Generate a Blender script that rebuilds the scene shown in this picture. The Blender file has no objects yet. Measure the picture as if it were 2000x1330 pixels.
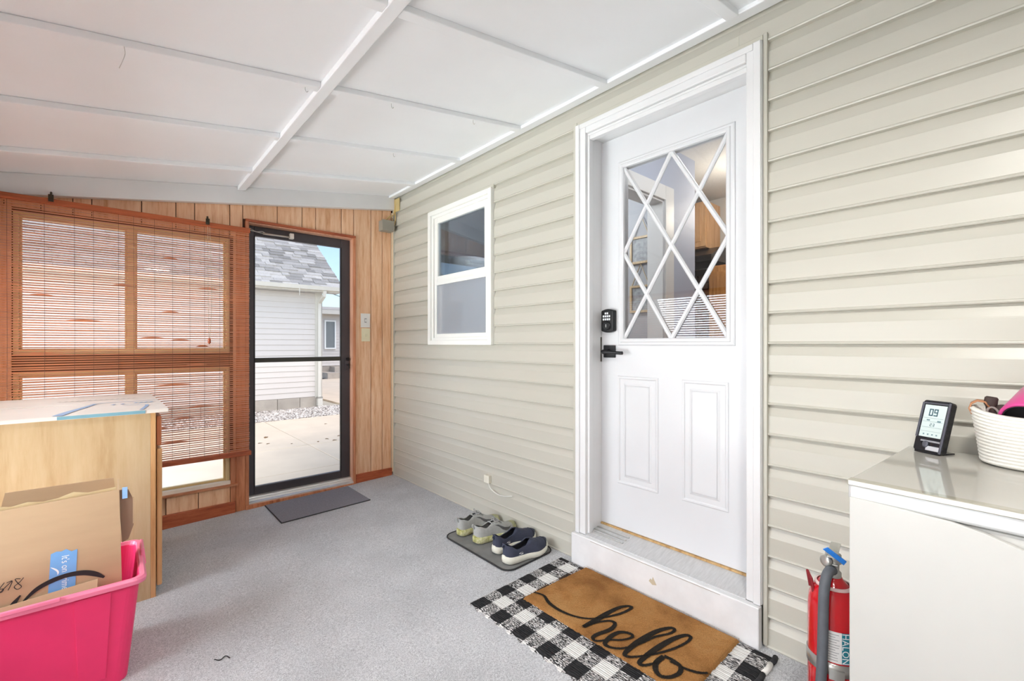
import bpy, bmesh, math, random
from mathutils import Vector, Matrix
random.seed(7)
scene = bpy.context.scene
COL = scene.collection
R = math.radians

# ------------------------------------------------------------------ camera
cam_d = bpy.data.cameras.new('camera'); cam = bpy.data.objects.new('camera', cam_d); COL.objects.link(cam)
cam.location = (0, 0, 1.143); cam.rotation_euler = (R(90), 0, R(-41.46))
cam_d.sensor_width = 36; cam_d.lens = 885/2000*36; cam_d.shift_y = 7/2000; cam_d.clip_start = .02
scene.camera = cam

# ------------------------------------------------------------------ world, sun, added daylight fill
world = bpy.data.worlds.new('sky'); scene.world = world; world.use_nodes = True
wn = world.node_tree; bg = wn.nodes['Background']
sky = wn.nodes.new('ShaderNodeTexSky'); sky.sky_type = 'NISHITA'; sky.sun_disc = False
sky.sun_elevation = R(58); sky.sun_rotation = R(150); sky.air_density = 1.0; sky.dust_density = 2.0; sky.ozone_density = 1.0
wn.links.new(sky.outputs[0], bg.inputs[0]); bg.inputs[1].default_value = .33

def lamp(name, kind, loc, rot, energy, color=(1, 1, 1), **kw):
    d = bpy.data.lights.new(name, kind); o = bpy.data.objects.new(name, d); COL.objects.link(o)
    o.location = loc; o.rotation_euler = rot; d.energy = energy; d.color = color
    for k, v in kw.items(): setattr(d, k, v)
    return o
lamp('sun', 'SUN', (0, 0, 10), (R(20), R(22), 0), .9, (1, .95, .88), angle=R(40))
# added area lights outside the left wall, standing in for yard bounce and sky
lamp('yard_bounce_fill', 'AREA', (-3.2, 2.3, -.2), (R(180), 0, 0), 1600, (.885, .945, 1), shape='RECTANGLE', size=4.6, size_y=4.4)
lamp('side_sky_fill', 'AREA', (-3.3, 2.4, 2.75), (0, R(-58), 0), 900, (.885, .95, 1), shape='RECTANGLE', size=4.4, size_y=4.4)

vs = scene.view_settings
vs.view_transform = 'Standard'; vs.look = 'None'; vs.exposure = 0.08; vs.gamma = 1.0; vs.use_curve_mapping = False

# ------------------------------------------------------------------ materials
def lin(c):
    return tuple(((v/255)/12.92 if v/255 <= .04045 else ((v/255+.055)/1.055)**2.4) for v in c)+(1,)
def base(name):
    m = bpy.data.materials.new(name); m.use_nodes = True
    return m, m.node_tree, m.node_tree.nodes['Principled BSDF']
def N(nt, t, **kw):
    n = nt.nodes.new(t)
    for k, v in kw.items(): setattr(n, k, v)
    return n
def coords(nt, stretch=(1, 1, 1), rnd=False):
    tc = N(nt, 'ShaderNodeTexCoord'); mp = N(nt, 'ShaderNodeMapping'); mp.inputs['Scale'].default_value = stretch
    src = tc.outputs['Object']
    if rnd:
        oi = N(nt, 'ShaderNodeObjectInfo'); mu = N(nt, 'ShaderNodeVectorMath', operation='SCALE')
        mu.inputs[0].default_value = (37., 53., 71.); nt.links.new(oi.outputs['Random'], mu.inputs['Scale'])
        ad = N(nt, 'ShaderNodeVectorMath', operation='ADD'); nt.links.new(src, ad.inputs[0]); nt.links.new(mu.outputs[0], ad.inputs[1]); src = ad.outputs[0]
    nt.links.new(src, mp.inputs[0]); return mp.outputs[0]
def noise(nt, vec, scale, detail=3, rough=.55):
    n = N(nt, 'ShaderNodeTexNoise'); n.inputs['Scale'].default_value = scale; n.inputs['Detail'].default_value = detail; n.inputs['Roughness'].default_value = rough
    nt.links.new(vec, n.inputs['Vector']); return n.outputs['Fac']
def ramp(nt, fac, stops):
    r = N(nt, 'ShaderNodeValToRGB'); e = r.color_ramp.elements
    while len(e) < len(stops): e.new(.5)
    for el, (p, c) in zip(e, stops): el.position = p; el.color = c if len(c) == 4 else lin(c)
    nt.links.new(fac, r.inputs[0]); return r.outputs[0]
def bumpn(nt, b, h, strength, dist=.002):
    bp = N(nt, 'ShaderNodeBump'); bp.inputs['Strength'].default_value = strength; bp.inputs['Distance'].default_value = dist
    nt.links.new(h, bp.inputs['Height']); nt.links.new(bp.outputs[0], b.inputs['Normal'])
def M(name, rgb, rough=.5, var=.06, vscale=6, bump=0, bscale=250, metal=0, stretch=(1, 1, 1), rnd=0, spec=.5, bdist=.002, coat=0):
    m, nt, b = base(name)
    c = lin(rgb); v = coords(nt, stretch, rnd > 0); f = noise(nt, v, vscale)
    lo = tuple(x*(1-var) for x in c[:3])+(1,); hi = tuple(min(1, x*(1+var)) for x in c[:3])+(1,)
    col = ramp(nt, f, [(.3, lo), (.7, hi)])
    if rnd:
        oi = N(nt, 'ShaderNodeObjectInfo'); mr = N(nt, 'ShaderNodeMapRange'); mr.inputs[3].default_value = 1-rnd; mr.inputs[4].default_value = 1+rnd
        nt.links.new(oi.outputs['Random'], mr.inputs[0]); hs = N(nt, 'ShaderNodeHueSaturation'); nt.links.new(mr.outputs[0], hs.inputs['Value']); nt.links.new(col, hs.inputs['Color']); col = hs.outputs[0]
    nt.links.new(col, b.inputs['Base Color'])
    b.inputs['Roughness'].default_value = rough; b.inputs['Metallic'].default_value = metal; b.inputs['Specular IOR Level'].default_value = spec
    if coat: b.inputs['Coat Weight'].default_value = coat; b.inputs['Coat Roughness'].default_value = .05
    if bump: bumpn(nt, b, noise(nt, v, bscale, 2), bump, bdist)
    return m
def wood(name, light, mid, dark, stretch=(14, 14, 1.2), rough=.5, knots=0, rnd=.07, ring=3.0):
    m, nt, b = base(name)
    v = coords(nt, stretch, True); f1 = noise(nt, v, ring, 5, .6); f2 = noise(nt, v, 14, 3, .6)
    mx = N(nt, 'ShaderNodeMath', operation='MULTIPLY_ADD'); mx.inputs[1].default_value = .3; nt.links.new(f2, mx.inputs[0]); nt.links.new(f1, mx.inputs[2])
    col = ramp(nt, mx.outputs[0], [(.42, dark), (.62, mid), (.85, light)])
    if knots:
        vv = coords(nt, (7, 7, 2.2), True); vo = N(nt, 'ShaderNodeTexVoronoi'); vo.inputs['Scale'].default_value = knots; nt.links.new(vv, vo.inputs['Vector'])
        k = N(nt, 'ShaderNodeMapRange'); k.inputs[1].default_value = .06; k.inputs[2].default_value = .2; nt.links.new(vo.outputs['Distance'], k.inputs[0])
        mi = N(nt, 'ShaderNodeMix', data_type='RGBA'); nt.links.new(k.outputs[0], mi.inputs[0]); mi.inputs[6].default_value = lin(tuple(int(x*.72) for x in dark)); nt.links.new(col, mi.inputs[7]); col = mi.outputs[2]
    oi = N(nt, 'ShaderNodeObjectInfo'); mr = N(nt, 'ShaderNodeMapRange'); mr.inputs[3].default_value = 1-rnd; mr.inputs[4].default_value = 1+rnd
    nt.links.new(oi.outputs['Random'], mr.inputs[0]); hs = N(nt, 'ShaderNodeHueSaturation'); nt.links.new(mr.outputs[0], hs.inputs['Value']); nt.links.new(col, hs.inputs['Color'])
    nt.links.new(hs.outputs[0], b.inputs['Base Color']); b.inputs['Roughness'].default_value = rough
    bumpn(nt, b, f2, .15, .001); return m
def glass(name, tint=(255, 255, 255), refl=1.0, rough=0.0):
    m = bpy.data.materials.new(name); m.use_nodes = True; nt = m.node_tree; nt.nodes.clear()
    o = N(nt, 'ShaderNodeOutputMaterial'); t = N(nt, 'ShaderNodeBsdfTransparent'); g = N(nt, 'ShaderNodeBsdfGlossy'); x = N(nt, 'ShaderNodeMixShader'); f = N(nt, 'ShaderNodeFresnel')
    t.inputs[0].default_value = lin(tint); g.inputs['Roughness'].default_value = rough; f.inputs[0].default_value = 1.5
    mu = N(nt, 'ShaderNodeMath', operation='MULTIPLY'); mu.inputs[1].default_value = refl; nt.links.new(f.outputs[0], mu.inputs[0])
    nt.links.new(mu.outputs[0], x.inputs[0]); nt.links.new(t.outputs[0], x.inputs[1]); nt.links.new(g.outputs[0], x.inputs[2]); nt.links.new(x.outputs[0], o.inputs[0]); return m
def thin(name, rgb, transl, var=.12, stretch=(2, 30, 30), rnd=.12, rough=.6, tcol=None):
    m = M(name, rgb, rough, var, 3, stretch=stretch, rnd=rnd); nt = m.node_tree; b = nt.nodes['Principled BSDF']; o = nt.nodes['Material Output']
    t = N(nt, 'ShaderNodeBsdfTranslucent'); x = N(nt, 'ShaderNodeMixShader'); x.inputs[0].default_value = transl
    t.inputs[0].default_value = lin(tcol or tuple(min(255, int(c*1.15)) for c in rgb))
    nt.links.new(b.outputs[0], x.inputs[1]); nt.links.new(t.outputs[0], x.inputs[2]); nt.links.new(x.outputs[0], o.inputs[0]); return m
def screenmat(name, rgb, density):
    m, nt, b = base(name); b.inputs['Base Color'].default_value = lin(rgb); b.inputs['Roughness'].default_value = .6
    o = nt.nodes['Material Output']; t = N(nt, 'ShaderNodeBsdfTransparent'); x = N(nt, 'ShaderNodeMixShader'); x.inputs[0].default_value = density
    nt.links.new(t.outputs[0], x.inputs[1]); nt.links.new(b.outputs[0], x.inputs[2]); nt.links.new(x.outputs[0], o.inputs[0]); return m
def emis(name, rgb, s):
    m, nt, b = base(name); b.inputs['Base Color'].default_value = lin(rgb); b.inputs['Emission Color'].default_value = lin(rgb); b.inputs['Emission Strength'].default_value = s; return m

WHITE = M('white_paint', (226, 226, 226), .35, .02, 5, .05, 60)
DOORW = M('door_white', (219, 220, 222), .28, .012, 4, .03, 90)
CEILW = M('ceiling_white', (244, 246, 248), .55, .015, 3, .06, 180)
SILLW = M('worn_white_sill', (226, 226, 226), .45, .06, 9, .1, 60)
SIDING = M('beige_vinyl', (192, 189, 177), .34, .012, 3, .06, 60, stretch=(8, .6, 8), rnd=.012)
JTRIM = M('beige_trim', (194, 191, 178), .4, .02)
PLANK = wood('cedar_plank', (248, 210, 174), (238, 190, 150), (216, 156, 112), knots=.5)
TRIMW = wood('stained_trim', (190, 104, 66), (172, 86, 50), (140, 62, 34), stretch=(2, 14, 14), rough=.45)
TRIMV = wood('stained_trim_vertical', (216, 150, 112), (196, 124, 84), (160, 90, 56), rough=.4)
JAMB = wood('pine_jamb', (240, 196, 168), (228, 176, 146), (206, 146, 112), rough=.32)
MAPLE = wood('maple_veneer', (204, 180, 144), (195, 168, 130), (180, 150, 110), stretch=(9, 9, 1.0), rough=.32, ring=1.6, rnd=.02)
MAPLEF = wood('maple_front', (222, 176, 124), (208, 158, 106), (186, 134, 84), stretch=(10, 10, 1), rough=.3, ring=2)
DRAWER = wood('drawer_front', (196, 124, 84), (182, 108, 70), (160, 90, 56), stretch=(10, 10, 1), rough=.3)
OAK = wood('oak_cabinet', (200, 150, 92), (180, 126, 70), (150, 98, 50), rough=.4)
BAMBOO = thin('bamboo_slat', (232, 140, 82), .6, var=.25, stretch=(3, 30, 60), rnd=.16, tcol=(232, 220, 216))
HEADR = thin('bamboo_headrail', (168, 86, 48), .05, var=.2)
CREAM = M('cream_window_frame', (236, 214, 160), .4, .04)
WINW = M('white_vinyl', (238, 238, 232), .28, .012, 5)
GLASS = glass('clear_glass'); DGLASS = glass('door_glass', (248, 250, 252), 1.0); WGLASS = glass('window_glass', (214, 220, 226), .8)
STORMG = glass('storm_glass', (240, 242, 244), .3); LOWG = glass('storm_glass_lower', (252, 252, 252), .3)
BRONZE = M('dark_bronze', (74, 70, 74), .38, .06, 6, metal=.25)
STEEL = M('steel', (196, 196, 192), .3, .05, 20, metal=.9)
ALU = M('aluminium', (224, 222, 218), .3, .05, 20, metal=.5)
BLACKM = M('black_metal', (26, 26, 28), .35, .1, 20, metal=.3)
CARD = M('cardboard', (190, 161, 128), .7, .035, 5, .05, 100, stretch=(1, 1, 5))
CARDIN = M('cardboard_inner', (170, 136, 104), .75, .05, 6)
BLACKP = M('black_print', (40, 38, 40), .6, .1)
CONC = M('concrete', (212, 194, 170), .85, .06, 2.2, .2, 60, rnd=.02)
BLOCK = M('concrete_block', (170, 160, 148), .9, .12, 5, .3, 40, rnd=.05)
GSIDE = M('garage_siding', (206, 198, 190), .45, .02, 2)
GUT = M('gutter_white', (208, 202, 190), .45, .03)

# carpet
def carpet():
    m, nt, b = base('grey_carpet'); v = coords(nt); f1 = noise(nt, v, 420, 2, .7); f2 = noise(nt, v, 130, 3, .7); f3 = noise(nt, v, 3, 3)
    a = N(nt, 'ShaderNodeMath', operation='MULTIPLY_ADD'); a.inputs[1].default_value = .5; nt.links.new(f2, a.inputs[0]); nt.links.new(f1, a.inputs[2])
    c = ramp(nt, a.outputs[0], [(.5, (140, 141, 144)), (.74, (204, 205, 208)), (.98, (244, 245, 246))])
    w = ramp(nt, f3, [(.35, (240, 240, 240)), (.65, (255, 255, 255))])
    mi = N(nt, 'ShaderNodeMix', data_type='RGBA', blend_type='MULTIPLY'); mi.inputs[0].default_value = 1; nt.links.new(c, mi.inputs[6]); nt.links.new(w, mi.inputs[7])
    nt.links.new(mi.outputs[2], b.inputs['Base Color']); b.inputs['Roughness'].default_value = .95; b.inputs['Specular IOR Level'].default_value = .1; bumpn(nt, b, a.outputs[0], .6, .006); return m
CARPET = carpet()

# ------------------------------------------------------------------ mesh helpers
class MB:
    def __init__(s): s.v = []; s.f = []
    def add(s, vs, fs):
        o = len(s.v); s.v += [tuple(p) for p in vs]; s.f += [tuple(i+o for i in f) for f in fs]; return s
    def box(s, x0, x1, y0, y1, z0, z1, m=None):
        vs = [(x0, y0, z0), (x1, y0, z0), (x1, y1, z0), (x0, y1, z0), (x0, y0, z1), (x1, y0, z1), (x1, y1, z1), (x0, y1, z1)]
        if m is not None: vs = [m @ Vector(p) for p in vs]
        return s.add(vs, [(0, 3, 2, 1), (4, 5, 6, 7), (0, 1, 5, 4), (1, 2, 6, 5), (2, 3, 7, 6), (3, 0, 4, 7)])
    def prism(s, pts, a, b, axis):
        # 2D polygon extruded along an axis: 'x' -> (y,z), 'y' -> (x,z), 'z' -> (x,y)
        f = {'x': lambda p, t: (t, p[0], p[1]), 'y': lambda p, t: (p[0], t, p[1]), 'z': lambda p, t: (p[0], p[1], t)}[axis]
        n = len(pts); vs = [f(p, a) for p in pts]+[f(p, b) for p in pts]
        return s.add(vs, [tuple(range(n))[::-1], tuple(range(n, 2*n))]+[(i, (i+1) % n, n+(i+1) % n, n+i) for i in range(n)])
    def hexa(s, pts): return s.add(pts, [(0, 3, 2, 1), (4, 5, 6, 7), (0, 1, 5, 4), (1, 2, 6, 5), (2, 3, 7, 6), (3, 0, 4, 7)])
    def rings(s, rings, cap=True, closed=False):
        n = len(rings[0]); vs = [p for r in rings for p in r]; fs = []
        m = len(rings)
        for i in range(m if closed else m-1):
            for j in range(n): fs.append((i*n+j, i*n+(j+1) % n, ((i+1) % m)*n+(j+1) % n, ((i+1) % m)*n+j))
        if cap and not closed: fs += [tuple(range(n))[::-1], tuple(range((m-1)*n, m*n))]
        return s.add(vs, fs)
    def grid(s, rows):
        n = len(rows[0]); vs = [p for r in rows for p in r]
        return s.add(vs, [(i*n+j, i*n+j+1, (i+1)*n+j+1, (i+1)*n+j) for i in range(len(rows)-1) for j in range(n-1)])
    def lathe(s, prof, seg=24, c=(0, 0), cap=True, sx=1, sy=1):
        return s.rings([[(c[0]+r*sx*math.cos(2*math.pi*k/seg), c[1]+r*sy*math.sin(2*math.pi*k/seg), z) for k in range(seg)] for r, z in prof], cap)
    def tube(s, pts, r, seg=8, cap=True):
        pts = [Vector(p) for p in pts]; rs = r if isinstance(r, (list, tuple)) else [r]*len(pts); out = []; up = None
        for i, p in enumerate(pts):
            t = (pts[min(i+1, len(pts)-1)]-pts[max(i-1, 0)]).normalized()
            if up is None: up = t.orthogonal().normalized()
            up = (up-t*up.dot(t)).normalized(); w = t.cross(up)
            out.append([p+(up*math.cos(2*math.pi*k/seg)+w*math.sin(2*math.pi*k/seg))*rs[i] for k in range(seg)])
        return s.rings(out, cap)
def smooth_path(pts, n=6, closed=False):
    pts = [Vector(p) for p in pts]; out = []; L = len(pts)
    g = (lambda i: pts[i % L]) if closed else (lambda i: pts[max(0, min(L-1, i))])
    for i in range(L if closed else L-1):
        a, b, c, d = g(i-1), g(i), g(i+1), g(i+2)
        for k in range(n):
            t = k/n; out.append(.5*((2*b)+(c-a)*t+(2*a-5*b+4*c-d)*t*t+(3*b-a-3*c+d)*t*t*t))
    if not closed: out.append(pts[-1])
    return out
def ribbon(mb, pts, widths, fn, n=6, closed=False):
    # flat stroke along 2D points; fn maps (a,b) to 3D
    if isinstance(widths, (int, float)): widths = [widths]*len(pts)
    P3 = smooth_path([(p[0], p[1], w) for p, w in zip(pts, widths)], n, closed); rows = []; L = len(P3)
    for i, p in enumerate(P3):
        a, b = (P3[(i-1) % L], P3[(i+1) % L]) if closed else (P3[max(0, i-1)], P3[min(L-1, i+1)])
        t = Vector((b.x-a.x, b.y-a.y));
        if t.length < 1e-9: t = Vector((1, 0))
        t.normalize(); q = Vector((-t.y, t.x))*p.z/2
        rows.append([fn(p.x+q.x, p.y+q.y), fn(p.x-q.x, p.y-q.y)])
    if closed: rows.append(rows[0])
    return mb.grid(rows)
def mk(name, g, mat, parent=None, loc=(0, 0, 0), rot=(0, 0, 0), smooth=False, bevel=0, seg=2, solid=0, subsurf=0, kind=None, label=None):
    if isinstance(g, MB):
        me = bpy.data.meshes.new(name); me.from_pydata(g.v, [], g.f); me.update()
        bm = bmesh.new(); bm.from_mesh(me); bmesh.ops.recalc_face_normals(bm, faces=bm.faces); bm.to_mesh(me); bm.free()
        me.materials.append(mat)
        if smooth:
            for p in me.polygons: p.use_smooth = True
    else: me = g
    o = bpy.data.objects.new(name, me); COL.objects.link(o); o.location = loc; o.rotation_euler = rot
    if parent: o.parent = parent
    if solid: s = o.modifiers.new('solid', 'SOLIDIFY'); s.thickness = solid; s.offset = -1
    if subsurf: s = o.modifiers.new('sub', 'SUBSURF'); s.levels = subsurf; s.render_levels = subsurf
    if bevel:
        b = o.modifiers.new('bevel', 'BEVEL'); b.width = bevel; b.segments = seg; b.limit_method = 'ANGLE'; b.angle_limit = R(35)
    if kind: o['kind'] = kind
    if label: o['label'] = label
    return o
def bx(name, mat, dims, parent=None, bevel=0, **kw): return mk(name, MB().box(*dims), mat, parent, bevel=bevel, **kw)
def empty(name, loc=(0, 0, 0), rot=(0, 0, 0)):
    o = bpy.data.objects.new(name, None); COL.objects.link(o); o.location = loc; o.rotation_euler = rot; o.empty_display_size = .05; return o
def tag(o, label=None, cat=None, group=None, kind=None):
    if label: o['label'] = label
    if cat: o['category'] = cat
    if group: o['group'] = group
    if kind: o['kind'] = kind
    return o
def struct(name, loc=(0, 0, 0)): return tag(empty(name, loc), kind='structure')
def text_mb(s, size, space=1.0):
    c = bpy.data.curves.new('t', 'FONT'); c.body = s; c.size = size; c.align_x = 'CENTER'; c.align_y = 'CENTER'; c.space_character = space; c.resolution_u = 3
    o = bpy.data.objects.new('t', c); me = bpy.data.meshes.new_from_object(o); mb = MB()
    mb.add([v.co[:] for v in me.vertices], [tuple(p.vertices) for p in me.polygons])
    bpy.data.objects.remove(o); bpy.data.meshes.remove(me); bpy.data.curves.remove(c); return mb
def mapped(mb, fn):
    o = MB(); o.v = [tuple(fn(*p)) for p in mb.v]; o.f = mb.f; return o
def fz(x): return -.03*(1.86-x)
def zc(x): return 2.43-.158*(1.86-x)
TILT = -math.atan(.03)   # floor falls away from the house: rotation about Y

# ================================================================== ROOM SHELL
XL, XR, YB, YR = -.58, 1.86, 3.68, -2.2
fl = MB(); fl.hexa([(XL-.1, YR-.1, fz(XL-.1)-.15), (1.99, YR-.1, -.15), (1.99, 3.80, -.15), (XL-.1, 3.80, fz(XL-.1)-.15), (XL-.1, YR-.1, fz(XL-.1)), (1.99, YR-.1, fz(1.99)), (1.99, 3.80, fz(1.99)), (XL-.1, 3.80, fz(XL-.1))])
tag(mk('floor', fl, CARPET), kind='structure')

# ceiling: roof deck with panels, battens and trim
c0 = MB(); c0.hexa([(XL-.15, YR-.1, zc(XL-.15)+.012), (1.99, YR-.1, zc(1.99)+.012), (1.99, 3.85, zc(1.99)+.012), (XL-.15, 3.85, zc(XL-.15)+.012), (XL-.15, YR-.1, zc(XL-.15)+.14), (1.99, YR-.1, zc(1.99)+.14), (1.99, 3.85, zc(1.99)+.14), (XL-.15, 3.85, zc(XL-.15)+.14)])
ceiling = tag(mk('ceiling', c0, CEILW), kind='structure')
def sloped(mb, x0, x1, y0, y1, t0, t1):
    return mb.hexa([(x0, y0, zc(x0)-t1), (x1, y0, zc(x1)-t1), (x1, y1, zc(x1)-t1), (x0, y1, zc(x0)-t1), (x0, y0, zc(x0)-t0), (x1, y0, zc(x1)-t0), (x1, y1, zc(x1)-t0), (x0, y1, zc(x0)-t0)])
BY = [.745-.612*k for k in range(4, 0, -1)]+[.745, 1.355, 1.97, 2.585, 3.20]
ys = [YR]+BY+[3.66]
for a, b in zip(ys[:-1], ys[1:]):
    mk('ceiling_panel', sloped(MB(), XL, .678, a+.002, b-.002, -.012, 0), CEILW, ceiling)
    mk('ceiling_panel', sloped(MB(), .682, XR, a+.002, b-.002, -.012, random.uniform(0, .002)), CEILW, ceiling)
for y in BY:
    mk('batten', sloped(MB(), XL, .655, y-.022, y+.022, 0, .026), CEILW, ceiling, bevel=.003)
    mk('batten', sloped(MB(), .705, 1.792, y-.022, y+.022, 0, .024), CEILW, ceiling, bevel=.003)
mk('batten', sloped(MB(), .655, .705, YR, 3.62, 0, .028), CEILW, ceiling, bevel=.003)
tag(mk('trim_ceiling', sloped(MB(), 1.79, 1.857, YR, 3.66, 0, .019), CEILW, bevel=.004), kind='structure')
tag(mk('trim_beam', sloped(MB(), XL, 1.842, 3.625, 3.675, 0, .118), WHITE, bevel=.004), kind='structure')

# ---- right wall (house wall) with vinyl siding
wr = MB(); X0, X1 = 1.876, 1.99
for d in [(YR, .70, -.15, 2.6), (1.515, 2.32, -.15, 2.6), (3.01, 3.80, -.15, 2.6), (.70, 1.515, 2.235, 2.6), (.70, 1.515, -.15, .15), (2.32, 3.01, -.15, 1.18), (2.32, 3.01, 2.11, 2.6)]:
    wr.box(X0, X1, *d)
wall_right = tag(mk('wall_right', wr, JTRIM), kind='structure')
E_ = .1143
def course(z0, y0, y1):
    h = E_
    return MB().prism([(1.8755, z0-.006), (1.8505, z0-.004), (1.8485, z0), (1.8495, z0+.003), (1.853, z0+.006), (1.854, z0+h*.60), (1.856, z0+h*.645), (1.868, z0+h*.96), (1.868, z0+h+.004), (1.8755, z0+h+.004)], y0, y1, 'y')
for k in range(21):
    z0 = .004+k*E_
    if k == 20: runs = [(YR, .746), (.7465, 3.665)]
    else:
        runs = [(YR, .652), (1.585, 3.665)]
        if 10 <= k <= 18: runs = [(YR, .652), (1.585, 2.274), (3.057, 3.665)]
    for a, b in runs: mk('siding_board', course(z0, a, b), SIDING, wall_right)
    for a, b in ([(1.59, 2.27), (3.06, 3.66)] if 10 <= k <= 18 else []): pass
# J channels around the openings
jt = tag(empty('trim_siding_channels'), kind='structure')
bx('channel', JTRIM, (1.842, 1.876, 1.5675, 1.592, .01, 2.312), jt, .002)
bx('channel', JTRIM, (1.842, 1.876, .640, .6545, .01, 2.315), jt, .002)
bx('channel', JTRIM, (1.843, 1.876, .6555, 1.5665, 2.2905, 2.312), jt, .002)
bx('channel', JTRIM, (1.844, 1.876, 2.268, 3.062, 2.150, 2.178), jt, .002)
bx('channel', JTRIM, (1.845, 1.876, 3.650, 3.672, .0, 2.40), jt, .002)

# ---- entry door with casing, riser and sill
cas = struct('trim_door_casing')
bx('casing_board', WHITE, (1.832, 1.872, 1.502, 1.567, .158, 2.29), cas, .004)
bx('casing_board', WHITE, (1.832, 1.872, .655, .712, .158, 2.29), cas, .004)
bx('casing_board', WHITE, (1.833, 1.872, .7125, 1.5015, 2.232, 2.289), cas, .004)
bx('casing_bead', WHITE, (1.824, 1.834, 1.538, 1.564, .158, 2.287), cas, .003)
bx('casing_bead', WHITE, (1.824, 1.834, .657, .684, .158, 2.287), cas, .003)
bx('casing_bead', WHITE, (1.825, 1.834, .6845, 1.5375, 2.262, 2.286), cas, .003)
bx('jamb_board', WHITE, (1.845, 1.985, 1.500, 1.513, .158, 2.232), cas, .002)
bx('jamb_board', WHITE, (1.845, 1.985, .702, .714, .158, 2.232), cas, .002)
bx('jamb_board', WHITE, (1.846, 1.984, .7145, 1.4995, 2.2205, 2.231), cas, .002)
bx('stop_strip', WHITE, (1.848, 1.880, 1.488, 1.502, .165, 2.222), cas, .003)
bx('stop_strip', WHITE, (1.849, 1.879, .714, 1.4875, 2.200, 2.2215), cas, .003)
sill = struct('trim_door_sill')
bx('riser_board', SILLW, (1.808, 1.840, .657, 1.577, -.002, .156), sill, .004)
mk('threshold', MB().prism([(1.832, .10), (1.832, .160), (1.85, .163), (1.962, .186), (1.985, .186), (1.985, .10)], .712, 1.502, 'y'), M('threshold_grey', (196, 196, 196), .45, .1, 18, .08, 80, stretch=(1, 6, 1)), sill, bevel=.002)
for k in range(3): bx('groove_strip', STEEL, (1.868+.026*k, 1.876+.026*k, 1.30, 1.495, .166+.0053*k, .1735+.0053*k), sill, .001)
bx('wood_strip', wood('sill_wood', (214, 180, 128), (196, 156, 100), (160, 116, 66)), (1.957, 1.968, .714, 1.5, .186, .1945), sill)
for z in (.1475,): mk('crack', MB().box(1.8072, 1.809, .80, 1.45, z, z+.0016), M('crack_brown', (160, 150, 134), .8), sill)
mk('paint_chip', MB().prism([(1.08, .075), (1.10, .069), (1.118, .080), (1.110, .094), (1.103, .089), (1.098, .105), (1.09, .091)], 1.8072, 1.8085, 'x'), M('chip_beige', (196, 184, 158), .7), sill)

door = struct('door_1')
# slab with a hole for the light
sl = MB(); SX0, SX1 = 1.966, 2.008; DY0, DY1, DZ0, DZ1 = .706, 1.502, .196, 2.214; GY0, GY1, GZ0, GZ1 = .835, 1.362, 1.168, 2.048
for d in [(DY0, GY0, DZ0, DZ1), (GY1, DY1, DZ0, DZ1), (GY0, GY1, DZ0, GZ0), (GY0, GY1, GZ1, DZ1)]: sl.box(SX0, SX1, *d)
mk('slab', sl, DOORW, door)
def ring_frame(mb, y0, y1, z0, z1, prof):
    # moulding: profile points (inset, x) swept round a rectangle in the y-z plane
    rows = []
    for ins, x in prof:
        rows.append([(x, y0+ins, z0+ins), (x, y1-ins, z0+ins), (x, y1-ins, z1-ins), (x, y0+ins, z1-ins)])
    return mb.rings(rows, cap=False)
mk('light_frame', ring_frame(MB(), .805, 1.392, 1.135, 2.080, [(0, 1.966), (.002, 1.960), (.008, 1.957), (.016, 1.957), (.020, 1.952), (.030, 1.951), (.036, 1.956), (.036, 1.972)]), DOORW, door)
bx('glass_pane', DGLASS, (1.974, 1.978, GY0, GY1, GZ0, GZ1), door)
def gp(u, v): return (GY1-u*(GY1-GY0), GZ1-v*(GZ1-GZ0))     # u from the latch side, v down
for mi_, (a, b) in enumerate([((0, 0), (1, 1)), ((1, 0), (0, 1)), ((.5, 0), (1, .5)), ((.5, 0), (0, .5)), ((0, .5), (.5, 1)), ((1, .5), (.5, 1))]):
    dx_ = (0, .0008, .0002, .0009, .0004, .0011)[mi_]
    A, B = gp(*a), gp(*b); t = Vector((B[0]-A[0], B[1]-A[1])).normalized(); q = Vector((-t.y, t.x)); A = Vector(A); B = Vector(B)
    rows = []
    for off, x in [(-.0105, 1.974), (-.0105, 1.968), (-.005, 1.962), (.005, 1.962), (.0105, 1.968), (.0105, 1.974)]:
        rows.append([(x+dx_, *(A+q*off)), (x+dx_, *(B+q*off))])
    mk('muntin', MB().grid(rows), DOORW, door)
for y0, y1 in ((.832, 1.045), (1.163, 1.398)):
    mk('panel_moulding', ring_frame(MB(), y0, y1, .425, .980, [(0, 1.9665), (.003, 1.9615), (.012, 1.9615), (.018, 1.9675), (.034, 1.9675), (.046, 1.9625), (.05, 1.9625)]), DOORW, door, bevel=.0015)
    bx('raised_field', DOORW, (1.9625, 1.97, y0+.049, y1-.049, .474, .931), door)
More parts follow.
